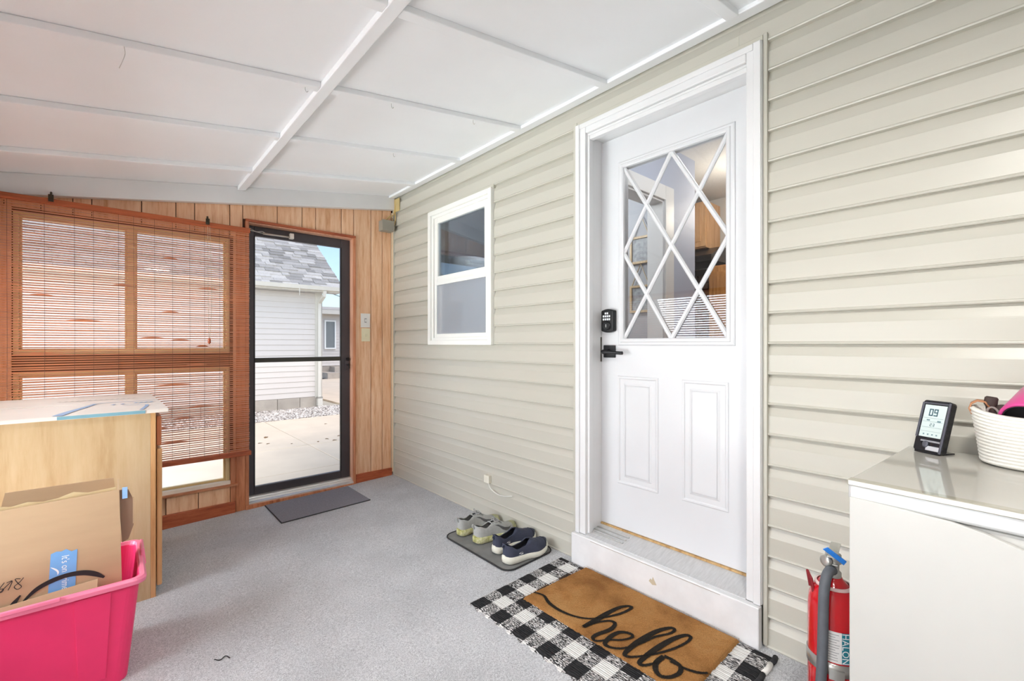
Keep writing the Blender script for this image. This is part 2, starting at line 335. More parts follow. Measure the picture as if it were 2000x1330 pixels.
# keypad deadbolt and lever
kp = MB(); n = 10; pts = []
for k in range(n+1):
    t = k/n; pts.append((1.404+.078*t, 1.318+.008*math.sin(math.pi*t)))
for k in range(n+1):
    t = 1-k/n; pts.append((1.404+.078*t, 1.211-.008*math.sin(math.pi*t)))
deadbolt = mk('keypad_deadbolt', kp.prism(pts, 1.936, 1.9665, 'x'), BLACKM, door, bevel=.006, seg=3, label='black keypad deadbolt')
KEYW = M('key_white', (235, 238, 240), .4)
for row, n, zz in ((0, 2, 1.303), (1, 4, 1.288), (2, 4, 1.272)):
    for k in range(n):
        yc = 1.4465-(k-(n-1)/2)*.0125
        mk('key_button', MB().box(1.9345, 1.9365, yc-.0046, yc+.0046, zz-.0052, zz+.0052), KEYW, deadbolt, bevel=.001)
mk('turn_disc', mapped(MB().lathe([(.024, 0), (.024, .004), (.018, .009), (.0, .009)], 24), lambda x, y, z: (1.936-z, 1.443+x, 1.238+y)), BLACKM, deadbolt, smooth=False)
mk('key_slot', MB().box(1.925, 1.928, 1.441, 1.445, 1.23, 1.246), STEEL, deadbolt)
hd = bx('lever_handle', BLACKM, (1.952, 1.9665, 1.409, 1.479, 1.072, 1.137), door, .003, label='black square-rose lever handle')
mk('neck', MB().tube([(1.955, 1.444, 1.104), (1.93, 1.444, 1.104), (1.905, 1.444, 1.103)], [.013, .011, .012], 12), BLACKM, hd, smooth=True)
mk('lever', MB().tube(smooth_path([(1.902, 1.452, 1.103), (1.902, 1.43, 1.102), (1.91, 1.39, 1.100), (1.916, 1.35, 1.098), (1.918, 1.335, 1.098)], 4), .0085, 10), BLACKM, hd, smooth=True)
mk('strike_wear', MB().box(1.955, 1.9655, 1.4985, 1.5, 1.05, 1.18), M('worn_metal', (92, 88, 80), .5, .3, 60), door)

# ---- house window in the siding
win = struct('window_1')
def rect_frame(mb, y0, y1, z0, z1, w, x0, x1):
    for d in [(y0, y0+w, z0, z1), (y1-w, y1, z0, z1), (y0+w, y1-w, z0, z0+w), (y0+w, y1-w, z1-w, z1)]: mb.box(x0, x1, *d)
    return mb
mk('outer_frame', rect_frame(MB(), 2.276, 3.054, 1.137, 2.156, .034, 1.828, 1.92), WINW, win, bevel=.003)
mk('inner_frame', rect_frame(MB(), 2.309, 3.021, 1.170, 2.123, .022, 1.845, 1.95), WINW, win, bevel=.002)
up = mk('upper_sash', rect_frame(MB(), 2.330, 2.996, 1.612, 2.103, .045, 1.853, 1.878), WINW, win, bevel=.003)
bx('glass_pane', WGLASS, (1.866, 1.870, 2.372, 2.954, 1.655, 2.060), up)
lo = mk('lower_sash', rect_frame(MB(), 2.335, 2.992, 1.190, 1.64, .04, 1.885, 1.91), WINW, win, bevel=.003)
bx('glass_pane', WGLASS, (1.896, 1.900, 2.372, 2.954, 1.228, 1.60), lo)
sc = mk('screen_frame', rect_frame(MB(), 2.333, 2.994, 1.192, 1.618, .028, 1.853, 1.866), WINW, win, bevel=.002)
bx('insect_screen', screenmat('insect_screen', (196, 200, 208), .36), (1.8585, 1.8595, 2.36, 2.967, 1.218, 1.592), sc)

# ---- back wall: backing, planks, storm door opening, window opening
wb = MB()
def wbox(x0, x1, z0, z1): wb.box(x0, x1, 3.692, 3.80, z0, z1)
wbox(XL-.1, -.41, -.15, 2.45); wbox(-.41, .622, -.15, .165); wbox(-.41, .622, .985, 1.085); wbox(-.41, .622, 1.885, 2.35); wbox(.622, .725, -.15, 2.45); wbox(.725, 1.507, 2.02, 2.45); wbox(1.507, 1.995, -.15, 2.5); wbox(.725, 1.507, -.15, fz(.72)-.002)
wall_back = tag(mk('wall_back', wb, M('groove_brown', (96, 58, 36), .7)), kind='structure')
GX = [-.58, -.44, -.30, -.17, -.089, .141, .315, .416, .619, .698, .922, 1.097, 1.197, 1.399, 1.502, 1.651, 1.752, 1.837]
for a, b in zip(GX[:-1], GX[1:]):
    zlo = 1.90 if b <= .70 else (2.035 if b < 1.51 else .06)
    mk('plank', MB().prism([(a+.0022, zlo), (b-.0022, zlo), (b-.0022, zc(b)-.02), (a+.0022, zc(a)-.02)], 3.678, 3.6925, 'y'), PLANK, wall_back, bevel=.002)
for a, b in [(-.41, -.17), (-.17, .075), (.075, .263), (.263, .437), (.437, .622)]:
    mk('plank', MB().box(a+.002, b-.002, 3.678, 3.6925, fz(b)-.01, .152), PLANK, wall_back, bevel=.002)
mk('plank', MB().box(-.58, -.412, 3.678, 3.6925, -.08, 1.90), PLANK, wall_back, bevel=.002)
mk('plank', MB().box(.640, .690, 3.678, 3.6925, fz(.64)-.01, 1.90), PLANK, wall_back, bevel=.002)
tw = struct('trim_back_wall')
bx('stop_board', TRIMV, (.655, .712, 3.668, 3.679, -.04, 1.94), tw, .003)
bx('casing_strip', TRIMV, (.712, .735, 3.664, 3.692, -.035, 2.035), tw, .003)
bx('casing_strip', TRIMV, (1.497, 1.515, 3.664, 3.692, -.012, 2.035), tw, .003)
bx('casing_strip', TRIMW, (.712, 1.515, 3.662, 3.692, 2.018, 2.036), tw, .003)
bx('jamb_board', JAMB, (1.4985, 1.508, 3.68, 3.80, -.012, 2.02), tw)
bx('jamb_board', JAMB, (.724, .7335, 3.68, 3.80, -.035, 2.02), tw)
bx('jamb_board', JAMB, (.724, 1.508, 3.68, 3.80, 2.012, 2.0215), tw)
bx('sill_board', wood('sill_stained', (206, 146, 108), (186, 122, 84), (150, 92, 58), stretch=(2, 14, 14)), (-.43, .664, 3.655, 3.70, .150, .166), tw, .003)
bx('apron_stop', TRIMV, (.622, .655, 3.672, 3.69, -.04, .40), tw, .002)
bx('corner_strip', M('corner_cream', (226, 206, 176), .5), (1.838, 1.846, 3.655, 3.68, .03, 2.29), tw)
bb = struct('baseboard_back')
bx('board', TRIMW, (1.517, 1.838, 3.663, 3.679, fz(1.52)-.004, .062), bb, .003)
mk('board', MB().prism([(-.42, fz(-.42)-.004), (.65, fz(.65)-.004), (.65, .040), (-.42, .036)], 3.660, 3.679, 'y'), TRIMW, bb, bevel=.003)

# storm door
sd = struct('door_2')
fr = MB()
for d in [(.7335, .786, .02, 2.012), (1.424, 1.4985, .02, 2.012), (.786, 1.424, 1.940, 2.012), (.786, 1.424, .02, .093)]: fr.box(d[0], d[1], 3.752, 3.786, d[2], d[3])
mk('frame', fr, BRONZE, sd, bevel=.004)
bx('mid_rail', M('bronze_rail', (66, 64, 58), .35, .05, metal=.3), (.786, 1.424, 3.754, 3.784, 1.006, 1.040), sd, .003)
bx('glass_pane', STORMG, (.784, 1.426, 3.768, 3.771, 1.038, 1.942), sd)
bx('glass_pane', LOWG, (.784, 1.426, 3.768, 3.771, .092, 1.008), sd)
gk = MB()
for d in [(.784, .791, .092, 1.942), (1.419, 1.426, .092, 1.942)]: gk.box(d[0], d[1], 3.750, 3.756, d[2], d[3])
mk('gasket', gk, BLACKM, sd)
cl = mk('door_closer', MB().tube([(.84, 3.735, 1.962), (1.045, 3.735, 1.962)], .008, 10), STEEL, sd, smooth=True)
bx('bracket', M('bracket_white', (220, 216, 210), .4), (1.022, 1.05, 3.715, 3.752, 1.95, 1.99), cl, .002)
mk('rod', MB().tube([(.74, 3.73, 1.972), (.84, 3.735, 1.962)], .003, 6), STEEL, cl)
mk('chain', MB().tube(smooth_path([(.75, 3.725, 1.985), (.79, 3.72, 1.965), (.83, 3.722, 1.972), (.85, 3.73, 1.968)], 4), .0022, 5), ALU, cl)
lt = bx('latch_plate', BRONZE, (1.455, 1.488, 3.742, 3.753, .93, 1.005), sd, .003)
mk('latch_lever', MB().tube([(1.474, 3.745, .97), (1.474, 3.71, .972), (1.474, 3.705, .94)], .006, 8), BLACKM, lt, smooth=True)
mk('push_button', MB().tube([(1.476, 3.744, 1.02), (1.476, 3.725, 1.02)], .011, 10), BLACKM, sd)
th = struct('trim_storm_threshold')
mk('metal_sill', MB().prism([(3.668, -.018), (3.668, .006), (3.69, .012), (3.70, .022), (3.715, .022), (3.72, .032), (3.80, .036), (3.80, -.03)], .734, 1.4985, 'x'), ALU, th, bevel=.002)
mk('wood_lip', MB().prism([(3.655, -.045), (3.655, -.006), (3.669, -.004), (3.669, -.045)], .712, 1.515, 'x'), TRIMV, th)

# porch window behind the blind
w2 = struct('window_2')
def xz_frame(mb, x0, x1, z0, z1, w, y0, y1, wb_=None):
    for d in [(x0, x0+w, z0, z1), (x1-w, x1, z0, z1), (x0+w, x1-w, z0, z0+w), (x0+w, x1-w, z1-w, z1)]: mb.box(d[0], d[1], y0, y1, d[2], d[3])
    return mb
for z0, z1 in ((1.085, 1.885), (.165, .985)):
    mk('frame', xz_frame(MB(), -.41, .622, z0, z1, .022, 3.70, 3.79), CREAM, w2, bevel=.002)
    bx('mullion', CREAM, (.072, .112, 3.715, 3.785, z0+.02, z1-.02), w2, .002)
    for x0, x1 in ((-.388, .072), (.112, .600)):
        s_ = mk('sash', xz_frame(MB(), x0, x1, z0+.022, z1-.022, .010, 3.735, 3.765), CREAM, w2, bevel=.002)
        bx('glass_pane', GLASS, (x0+.02, x1-.02, 3.748, 3.751, z0+.04, z1-.04), s_)
bx('stool', M('stool_cream', (246, 236, 220), .4), (-.41, .622, 3.672, 3.70, .164, .190), w2, .002)

# ---- left and rear walls (behind and beside the camera)
wl = MB(); Zt = zc(XL)
for d in [(YR-.1, 3.80, -.25, .19), (YR-.1, 3.80, 1.68, Zt+.1), (YR-.1, .12, .19, 1.68), (1.62, 1.74, .19, 1.68), (3.55, 3.80, .19, 1.68)]: wl.box(XL-.1, XL, *d)
wall_left = tag(mk('wall_left', wl, WHITE), kind='structure')
w3 = struct('window_3')
for y0, y1 in ((.12, 1.62), (1.74, 3.55)):
    f = MB()
    for d in [(y0, y0+.03, .19, 1.68), (y1-.03, y1, .19, 1.68), (y0, y1, .19, .22), (y0, y1, 1.65, 1.68), (y0, y1, .96, 1.0)]: f.box(XL-.08, XL-.02, *d)
    mk('frame', f, CREAM, w3); bx('glass_pane', GLASS, (XL-.055, XL-.05, y0+.02, y1-.02, .2, 1.67), w3)
for a_, b_, zb, nm in ((1.70, 3.54, 1.20, 'bamboo roll blind half lowered over the side window behind the cabinet'), (.10, 1.66, .30, 'added unseen bamboo blind let down to dim the near siding')):  # near blind is added, unseen, to hold light off the near wall
    lb = tag(empty('side_blind', (XL+.03, a_, zb)), nm, 'blind', 'bamboo blinds on the side windows'); bl = MB()
    for k in range(int((1.665-zb)/.024)): bl.box(0, .003, 0, b_-a_, k*.024, k*.024+.0125)
    mk('slat_bundle', bl, BAMBOO, lb, kind='stuff'); bx('headrail', HEADR, (-.01, .015, 0, b_-a_, 1.672-zb, 1.70-zb), lb); bx('bottom_rail', HEADR, (-.01, .015, 0, b_-a_, -.02, 0), lb)
wq = MB()
for d in [(XL-.1, 1.995, -.25, 2.5)]: wq.box(d[0], d[1], YR-.1, YR, d[2], d[3])
tag(mk('wall_rear', wq, WHITE), kind='structure')

# ================================================================== OUTSIDE
gr = MB().box(-14, 22, 3.82, 40, -.5, -.19)
tag(mk('ground', gr, M('ground_soil', (186, 178, 160), .9, .1, 1)), kind='structure')
tag(mk('yard', MB().box(-14, -.72, -8, 3.80, -.5, -.27), M('lawn', (120, 140, 84), .9, .2, 3, .3, 60)), kind='structure')
dw = struct('driveway')
ry = [3.83, 4.9, 6.09, 8.36]
for a, b in zip(ry[:-1], ry[1:]):
    for xa, xb in ((-6, -3.2), (-3.2, -.6), (-.6, 1.9), (1.9, 3.05), (3.05, 5.6), (5.6, 9)):
        mk('concrete_slab', MB().box(xa+.004, xb-.004, a+.004, b-.004, -.3, -.15-random.uniform(0, .003)), CONC, dw, bevel=.004)
for xa, xb, a, b in ((3.75, 9, 8.37, 12), (3.75, 9, 12, 17.2), (9, 15, 8.37, 17.2)):
    mk('concrete_slab', MB().box(xa+.004, xb-.004, a+.004, b-.004, -.3, -.152), CONC, dw)
# leaf litter on the slabs
LEAF = M('dry_leaf', (120, 92, 60), .8, .2)
for (x, y, s) in [(1.6, 6.95, .05), (1.45, 6.6, .03), (1.52, 6.5, .03), (2.2, 6.3, .03), (2.25, 6.15, .035), (2.4, 6.4, .03), (2.5, 5.95, .07), (2.05, 6.2, .025), (1.75, 6.3, .02), (2.32, 6.0, .02), (2.1, 5.25, .03), (2.6, 7.5, .03)]:
    a = random.uniform(0, 6); m = Matrix.Translation((x, y, -.149)) @ Matrix.Rotation(a, 4, 'Z')
    pts = [(-1, 0, 0), (-.3, .5, .15), (.5, .35, .2), (1, 0, .05), (.4, -.4, .2), (-.3, -.45, .1)]
    o = mk('fallen_leaf', MB().add([m @ (Vector(p)*s) for p in pts], [(0, 1, 2, 3, 4, 5)]), LEAF, solid=.002)
    tag(o, 'small dry brown leaf lying on the concrete outside the storm door', 'leaf', 'dry leaves on the concrete')
# gravel strip
gv = MB(); rr = random.Random(3)
gv.box(-6, 9, 8.365, 9.66, -.3, -.16)
for k in range(6500):
    x = rr.uniform(.2, 4.6) if k < 5600 else rr.uniform(-3, 8); y = rr.uniform(8.38, 9.655); s = rr.uniform(.012, .03); z = -.155+rr.uniform(-.005, .012)
    if x > 3.68 and y > 9.3: continue
    o = len(gv.v); d = [rr.uniform(.7, 1.3)*s for _ in range(6)]
    gv.add([(x+d[0], y, z), (x, y+d[1], z), (x-d[2], y, z), (x, y-d[3], z), (x, y, z+d[4]*.8), (x, y, z-d[5]*.6)], [(0, 1, 4), (1, 2, 4), (2, 3, 4), (3, 0, 4), (1, 0, 5), (2, 1, 5), (3, 2, 5), (0, 3, 5)])
def pebble():
    m, nt, b = base('gravel'); v = coords(nt); vo = N(nt, 'ShaderNodeTexVoronoi'); vo.inputs['Scale'].default_value = 28; nt.links.new(v, vo.inputs['Vector'])
    sx = N(nt, 'ShaderNodeSeparateColor'); nt.links.new(vo.outputs['Color'], sx.inputs[0])
    nt.links.new(ramp(nt, sx.outputs[0], [(0, (120, 112, 104)), (.5, (182, 172, 162)), (1, (226, 218, 208))]), b.inputs['Base Color']); b.inputs['Roughness'].default_value = .85; return m
tag(mk('gravel_bed', gv, pebble()), 'bed of pale mixed gravel along the garage foundation', 'gravel', kind='stuff')

# garage
ga = tag(empty('garage', (0, 9.8, -.15)), 'white sided garage with grey shingle roof seen through the storm door', 'garage')
GX0, GX1 = -3.0, 3.30
g = MB(); g.box(GX0, GX1, .03, 3.7, 0, 2.4)
g.prism([(.03, 2.4), (1.6, 3.62), (3.7, 2.4)], GX0, GX1, 'x')
mk('shell', g, GSIDE, ga)
k = 0; z = .20
while z < 2.26:
    mk('siding_board', MB().prism([(.03, z), (.004, z), (0.0, z+.004), (.012, z+.108), (.03, z+.108)], GX0, GX1-.12, 'x'), GSIDE, ga); z += .1075
bx('corner_board', GUT, (GX1-.12, GX1+.02, -.012, .03, .18, 2.36), ga)
fo = bx('foundation', M('mortar', (150, 142, 132), .9), (GX0, GX1-.005, .012, .03, -.02, .20), ga)
for kx in range(9):
    bx('block', BLOCK, (GX1-.42*(kx+1)+.005, GX1-.42*kx-.005, -.004, .014, -.02, .195), fo, .004)
bx('foundation_cap', BLOCK, (GX1-.10, GX1+.03, -.016, .02, 0, .19), ga)
bx('soffit', M('soffit_grey', (200, 196, 190), .6), (GX0, GX1+.32, -.30, .03, 2.36, 2.385), ga)
bx('fascia', GUT, (GX0, GX1+.32, -.32, -.298, 2.355, 2.47), ga)
mk('gutter', MB().prism([(-.32, 2.37), (-.40, 2.385), (-.425, 2.46), (-.415, 2.462), (-.392, 2.395), (-.32, 2.382)], GX0, GX1+.34, 'x'), GUT, ga)
ds = mk('downspout', MB().tube([(GX1-.05, -.37, 2.38), (GX1-.05, -.34, 2.28), (GX1-.05, -.07, 2.16), (GX1-.05, -.055, 2.0), (GX1-.05, -.055, .06)], .042, 4), GUT, ga)
bx('band', STEEL, (GX1-.10, GX1, -.105, -.01, .16, .20), ds); bx('outlet', GUT, (GX1-.10, GX1-.005, -.12, 0, .01, .16), ds, .004)
mk('icicle_hook', MB().tube([(2.75, -.42, 2.40), (2.75, -.425, 2.25)], .006, 5), GUT, ga)
# roof with shingle courses
p0 = Vector((-.36, 2.43)); p1 = Vector((1.62, 3.83)); sl_ = (p1-p0); LEN = sl_.length; dirv = sl_/LEN; nrm = Vector((-dirv.y, dirv.x))
roof = MB(); roof.prism([tuple(p0), tuple(p1), tuple(p1-nrm*.05), tuple(p0-nrm*.05)], GX0, GX1+.34, 'x'); roof.prism([tuple(p1), (3.8, 2.35), (3.8, 2.30), tuple(p1-nrm*.05)], GX0, GX1+.34, 'x')
def shing():
    m = M('asphalt_shingle', (172, 166, 158), .9, .12, 40, .3, 90, rnd=.38); return m
SH = shing(); rf = mk('roof', roof, SH, ga)
bulk = MB(); EXP = .128; nrow = int(LEN/EXP); rr = random.Random(11)
for r in range(nrow):
    x = GX1+.345-rr.uniform(.1, .3); prev = GX1+.345
    a = p0+dirv*(r*EXP-.012); b = p0+dirv*min(LEN, r*EXP+EXP*1.2)
    while prev > GX0:
        w = rr.uniform(.13, .34); x = max(GX0, prev-w); t = rr.choice((.008, .016, .026))
        q = [a+nrm*.004, b+nrm*.002, b+nrm*(.004+t*.35), a+nrm*(.006+t)]
        if x > 1.25: mk('shingle', MB().prism([tuple(v) for v in q], x+.002, prev-.002, 'x'), SH, rf)
        else: bulk.prism([tuple(v) for v in q], x+.002, prev-.002, 'x')
        prev = x
mk('shingle_field', bulk, SH, rf, kind='stuff')
bx('ridge_cap', SH, (GX0, GX1+.345, 1.50, 1.74, 3.80, 3.845), rf, .01)
mk('rake_board', MB().prism([tuple(p0-nrm*.05), tuple(p1-nrm*.05), tuple(p1-nrm*.20), tuple(p0-nrm*.15)], GX1+.32, GX1+.345, 'x'), GUT, ga)

# neighbouring house
nh = tag(empty('neighbor_house', (6.6, 18, -.15)), 'distant pale sided house with dark window beyond the garage corner', 'house')
bx('wall', GSIDE, (-.9, 7, .03, 6, .4, 2.75), nh)
for k in range(18): mk('siding_board', MB().prism([(.03, .45+k*.115), (.0, .45+k*.115), (.012, .45+k*.115+.114), (.03, .45+k*.115+.114)], -.9, 7, 'x'), GSIDE, nh)
bx('foundation', BLOCK, (-.9, 7, .02, 6, 0, .45), nh)
bx('eave', GUT, (-1.2, 7.3, -.35, .03, 2.45, 2.62), nh)
mk('roof', MB().prism([(-.36, 2.62), (3, 2.95), (6.3, 2.62)], -1.2, 7.3, 'x'), SH, nh)
nw = mk('window', xz_frame(MB(), -.42, .02, 1.10, 2.22, .05, -.05, .03), WINW, nh)
bx('pane', M('dark_pane', (120, 126, 128), .2), (-.38, -.02, -.02, .0, 1.14, 2.18), nw)
bx('step', BLOCK, (-.6, .9, -.9, .02, 0, .22), nh); bx('step', BLOCK, (-.2, .9, -.5, .02, .22, .42), nh)
mk('service_wire', MB().tube([(1.2, 0, 2.75), (.2, -.6, 3.05), (-3.5, -3, 3.6)], .012, 5), BLACKM, nh)

# ================================================================== INSIDE THE HOUSE
GREYB = M('blue_grey_wall', (176, 184, 204), .6, .02, 3); GREY = M('grey_wall', (172, 172, 174), .6, .03, 3)
INCEIL = M('textured_ceiling', (214, 216, 218), .9, .05, 60, .5, 90)
bx('ceiling_inside', INCEIL, (1.99, 6.5, -1.2, 5.0, 2.65, 2.75), kind='structure')
bx('floor_inside', wood('inside_floor', (170, 130, 90), (150, 110, 74), (120, 84, 54), stretch=(2, 14, 14)), (1.99, 6.5, -1.2, 5.0, .10, .186), kind='structure')
hw = MB()
for d in [(1.99, 2.35, .186, 2.65), (3.115, 3.6, .186, 2.65), (2.35, 3.115, 2.225, 2.65)]: hw.box(d[0], d[1], 1.80, 1.92, d[2], d[3])
hw.box(3.5, 3.6, 1.92, 2.02, .186, 2.65)
tag(mk('wall_hall', hw, GREYB), kind='structure')
it = struct('trim_hall_opening')
for d in [(2.24, 2.35, .19, 2.332), (3.115, 3.235, .19, 2.332), (2.35, 3.115, 2.225, 2.332)]: bx('casing_board', WHITE, (d[0], d[1], 1.782, 1.80, d[2], d[3]), it, .003)
for d in [(2.35, 2.365, .19, 2.21), (3.10, 3.115, .19, 2.21), (2.35, 3.115, 2.21, 2.225)]: bx('jamb_board', WHITE, (d[0], d[1], 1.80, 1.93, d[2], d[3]), it)
bx('wall_laundry', GREY, (3.5, 3.6, 2.02, 3.8, .186, 2.65), kind='structure')
bx('wall_laundry_end', GREY, (1.99, 3.6, 3.8, 3.9, .186, 2.65), kind='structure')
bx('wall_kitchen', M('kitchen_wall', (206, 204, 200), .6, .02), (4.72, 4.82, -1.2, 5.0, .186, 2.65), kind='structure')
bx('wall_kitchen_side', M('kitchen_wall_side', (206, 204, 200), .6, .02), (1.99, 4.8, -1.3, -1.2, .186, 2.65), kind='structure')
bx('wall_kitchen_end', M('kitchen_wall_end', (206, 204, 200), .6, .02), (3.6, 4.8, 5.0, 5.1, .186, 2.65), kind='structure')
# hanging frames
FRW = wood('driftwood', (214, 190, 152), (196, 168, 128), (166, 138, 100)); ROPE = M('rope', (200, 180, 148), .8)
FROST = M('frame_print', (150, 152, 152), .5, .35, 30)
def hang(z0, z1, label):
    f = tag(empty('hanging_frame', (3.49, 2.235, z0)), label, 'picture frame', 'rope-hung picture frames'); h = z1-z0; fm = MB()
    for d in [(-.105, -.085, 0, h), (.085, .105, 0, h), (-.085, .085, 0, .02), (-.085, .085, h-.02, h)]: fm.box(-.02, 0, *d)
    mk('frame', fm, FRW, f, bevel=.002); bx('picture', FROST, (-.008, -.004, -.085, .085, .02, h-.02), f)
    mk('rope', MB().tube([(-.012, -.085, h), (-.006, 0, h+.19), (-.012, .085, h)], .006, 6), ROPE, f)
hang(1.85, 2.09, 'upper wooden picture frame hung by rope on grey wall')
hang(1.42, 1.66, 'lower wooden picture frame hung by rope under another frame')
# kitchen units
def cab(name, x, y0, y1, z0, z1, label, mat=OAK, n=2):
    c = tag(empty(name, (x, y0, z0)), label, 'cabinet'); h = z1-z0; w = y1-y0
    bx('body', mat, (.02, 4.70-x, 0, w, 0, h), c)
    for k in range(n):
        d = bx('door', mat, (0, .02, k*w/n+.004, (k+1)*w/n-.004, .01, h-.01), c, .003)
        bx('panel', mat, (-.006, .0, k*w/n+.05, (k+1)*w/n-.05, .06, h-.06), d, .003)
cab('upper_cabinet', 4.38, 2.08, 2.42, 2.10, 2.56, 'light wood wall cabinet above the range hood inside', wood('light_oak', (222, 180, 136), (208, 164, 118), (186, 140, 94)), 1)
cab('tall_cabinet', 4.12, 1.0, 1.93, .19, 1.86, 'golden oak tall cabinet seen through the door glass')
hood = tag(empty('range_hood', (4.25, 1.96, 1.945)), 'black range hood under the light wood cabinet', 'range hood')
mk('canopy', MB().prism([(0, 0), (.45, 0), (.45, .15), (.2, .15), (0, .05)], 0, .76, 'y'), M('hood_black', (36, 32, 32), .3), hood); bx('lip', BLACKM, (-.01, .01, 0, .76, -.01, .05), hood)
bs = tag(empty('brick_backsplash', (4.6, 1.95, .95)), 'dark brown brick backsplash behind the stove', 'backsplash')
BRK = M('dark_brick', (84, 58, 42), .7, .3, 20, .2, 60, rnd=.3); bx('mortar', M('dark_mortar', (60, 48, 40), .9), (.03, .10, 0, 1.0, 0, .97), bs)
for r in range(12):
    for c in range(5): bx('brick', BRK, (0.0, .04, max(0, c*.21-(r % 2)*.1)+.004, min(1.0, c*.21+.2-(r % 2)*.1), r*.076+.004, r*.076+.068), bs, .003)
ct = tag(empty('kitchen_counter', (4.05, 1.95, .19)), 'oak base unit with copper-toned top beneath the brick backsplash', 'counter')
bx('body', OAK, (.03, .55, 0, 1.0, 0, .88), ct); bx('top', M('counter_top', (196, 130, 90), .25, .1), (0, .55, 0, 1.0, .88, .92), ct, .004)
# laundry lamp and curtain seen through the house window
lm = tag(empty('shelf_lamp', (2.55, 3.52, 1.55)), 'white drum lamp shade standing behind the small window', 'lamp')
mk('shade', MB().lathe([(.19, .24), (.17, .40), (.165, .40), (.185, .24)], 32, cap=False), M('lamp_shade', (240, 240, 240), .7), lm, smooth=True)
mk('stem', MB().lathe([(.07, 0), (.07, .02), (.012, .04), (.012, .36), (0, .37)], 16), STEEL, lm)
shf = tag(empty('linen_shelf', (2.02, 3.3, 1.50)), 'white shelf holding the lamp behind the small window', 'shelf')
bx('board', WHITE, (0, 1.45, 0, .49, .02, .048), shf, .003); bx('bracket', WHITE, (.30, .32, .15, .49, -.15, .02), shf); bx('bracket', WHITE, (1.1, 1.12, .15, .49, -.15, .02), shf)
cu = MB(); rows = []
for i in range(90):
    x = 2.25+i*.012; y = 3.20+.018*math.sin(i*.75)+.008*math.sin(i*.31); rows.append([(x, y, .188), (x, y+.003, .95), (x, y, 1.475)])
mk_c = mk('lace_curtain', cu.grid(rows), thin('lace', (226, 230, 238), .4, .05, rnd=.0), smooth=True, solid=.001)
tag(mk_c, 'pale pleated curtain behind the lower pane of the small window', 'curtain')
tag(mk('curtain_rod', MB().tube([(2.2, 3.2, 1.484), (3.40, 3.2, 1.484)], .008, 8), STEEL), 'thin metal rod carrying the pale curtain behind the small window', 'rod')
lamp('hall_fill', 'POINT', (2.75, 1.0, 2.45), (0, 0, 0), 16, (1, .98, .95), shadow_soft_size=.15)  # added point light for the hall, no fixture modelled
lamp('laundry_fill', 'POINT', (2.6, 2.9, 2.40), (0, 0, 0), 34, (.95, .98, 1), shadow_soft_size=.15)  # added to brighten the laundry behind the small window
lamp('kitchen_fill', 'POINT', (3.9, 1.55, 2.3), (0, 0, 0), 13, (1, .86, .68), shadow_soft_size=.12)  # added warm fill inside the kitchen, without a fixture

# ================================================================== BLIND
bl = tag(empty('bamboo_blind', (0, 3.60, .375)), 'reddish bamboo slat blind hung over the porch window', 'blind')
rr = random.Random(5); BX0, BX1 = -.57, .722
slat_me = None
for k in range(112):
    z = .022+k*.01365+rr.uniform(-.0009, .0009); h = .0068*rr.uniform(.85, 1.2)
    tl = rr.uniform(-.0012, .0012)
    m = MB().hexa([(BX0, -.0015, z-tl), (BX1+rr.uniform(-.006, .006), -.0015, z+tl), (BX1, .0015, z+tl), (BX0, .0015, z-tl), (BX0, -.0015, z+h-tl), (BX1, -.0015, z+h+tl), (BX1, .0015, z+h+tl), (BX0, .0015, z+h-tl)])
    mk('slat', m, BAMBOO, bl)
# slats that slipped together and close the gap
for px, pz, w in [(-.29, 1.03, .10), (.28, .96, .09), (-.30, .71, .22), (.19, .80, .12), (.33, .79, .10), (.45, .74, .07), (.30, .50, .20), (.22, .22, .11), (.35, .28, .12), (.05, 1.12, .10), (.28, 1.31, .08), (-.12, .9, .16), (.42, .62, .14), (.48, 1.13, .12), (.12, .42, .2), (.30, .13, .16), (.44, .35, .15)]:
    n = 8; zz = .022+round((pz-.022)/.01365)*.01365+.006
    pts = [(px-w/2+w*i/n, zz) for i in range(n+1)]+[(px+w/2-w*i/n, zz+.0075*math.sin(math.pi*i/n)**.6) for i in range(1, n)]
    mk('slipped_slat', MB().prism(pts, -.002, .002, 'y'), BAMBOO, bl)
bx('headrail', HEADR, (BX0, BX1+.005, -.012, .010, 1.545, 1.578), bl, .003)
bx('bottom_rail', TRIMW, (BX0, BX1+.012, -.014, .012, -.008, .022), bl, .003)
CORD = M('cord', (186, 170, 150), .8)
for x in (-.42, -.28, -.16, -.08, .03, .10, .20, .29, .38, .46, .545, .60):
    mk('stitch_cord', MB().tube([(x, -.0028, .01), (x+.002, -.0028, .8), (x, -.0028, 1.55)], .0009, 4), M('stitch', (120, 90, 76), .8) if x == -.42 else bpy.data.materials['stitch'], bl)
for dx in (0, .012): mk('pull_cord', MB().tube(smooth_path([(.477+dx, -.012, 1.55), (.480+dx*1.6, -.014, 1.1), (.484+dx*.5, -.014, .80)], 4), .0013, 5), CORD, bl)
mk('tassel', MB().lathe([(.003, .02), (.008, .012), (.009, -.012), (.004, -.022), (0, -.022)], 10), TRIMW, bl, loc=(.486, -.014, .79), smooth=True)
HK = M('hook_brass', (70, 62, 50), .35, .1, metal=.7)
for x in (-.253, .477):
    hk = mk('hook', MB().tube(smooth_path([(x, .02, 1.615), (x, -.012, 1.612), (x, -.02, 1.59), (x, -.014, 1.566), (x, -.004, 1.574)], 5), .0042, 8), HK, bl, smooth=True)
    mk('plate', MB().box(x-.011, x+.011, -.02, -.012, 1.56, 1.60), HK, hk, bevel=.002)

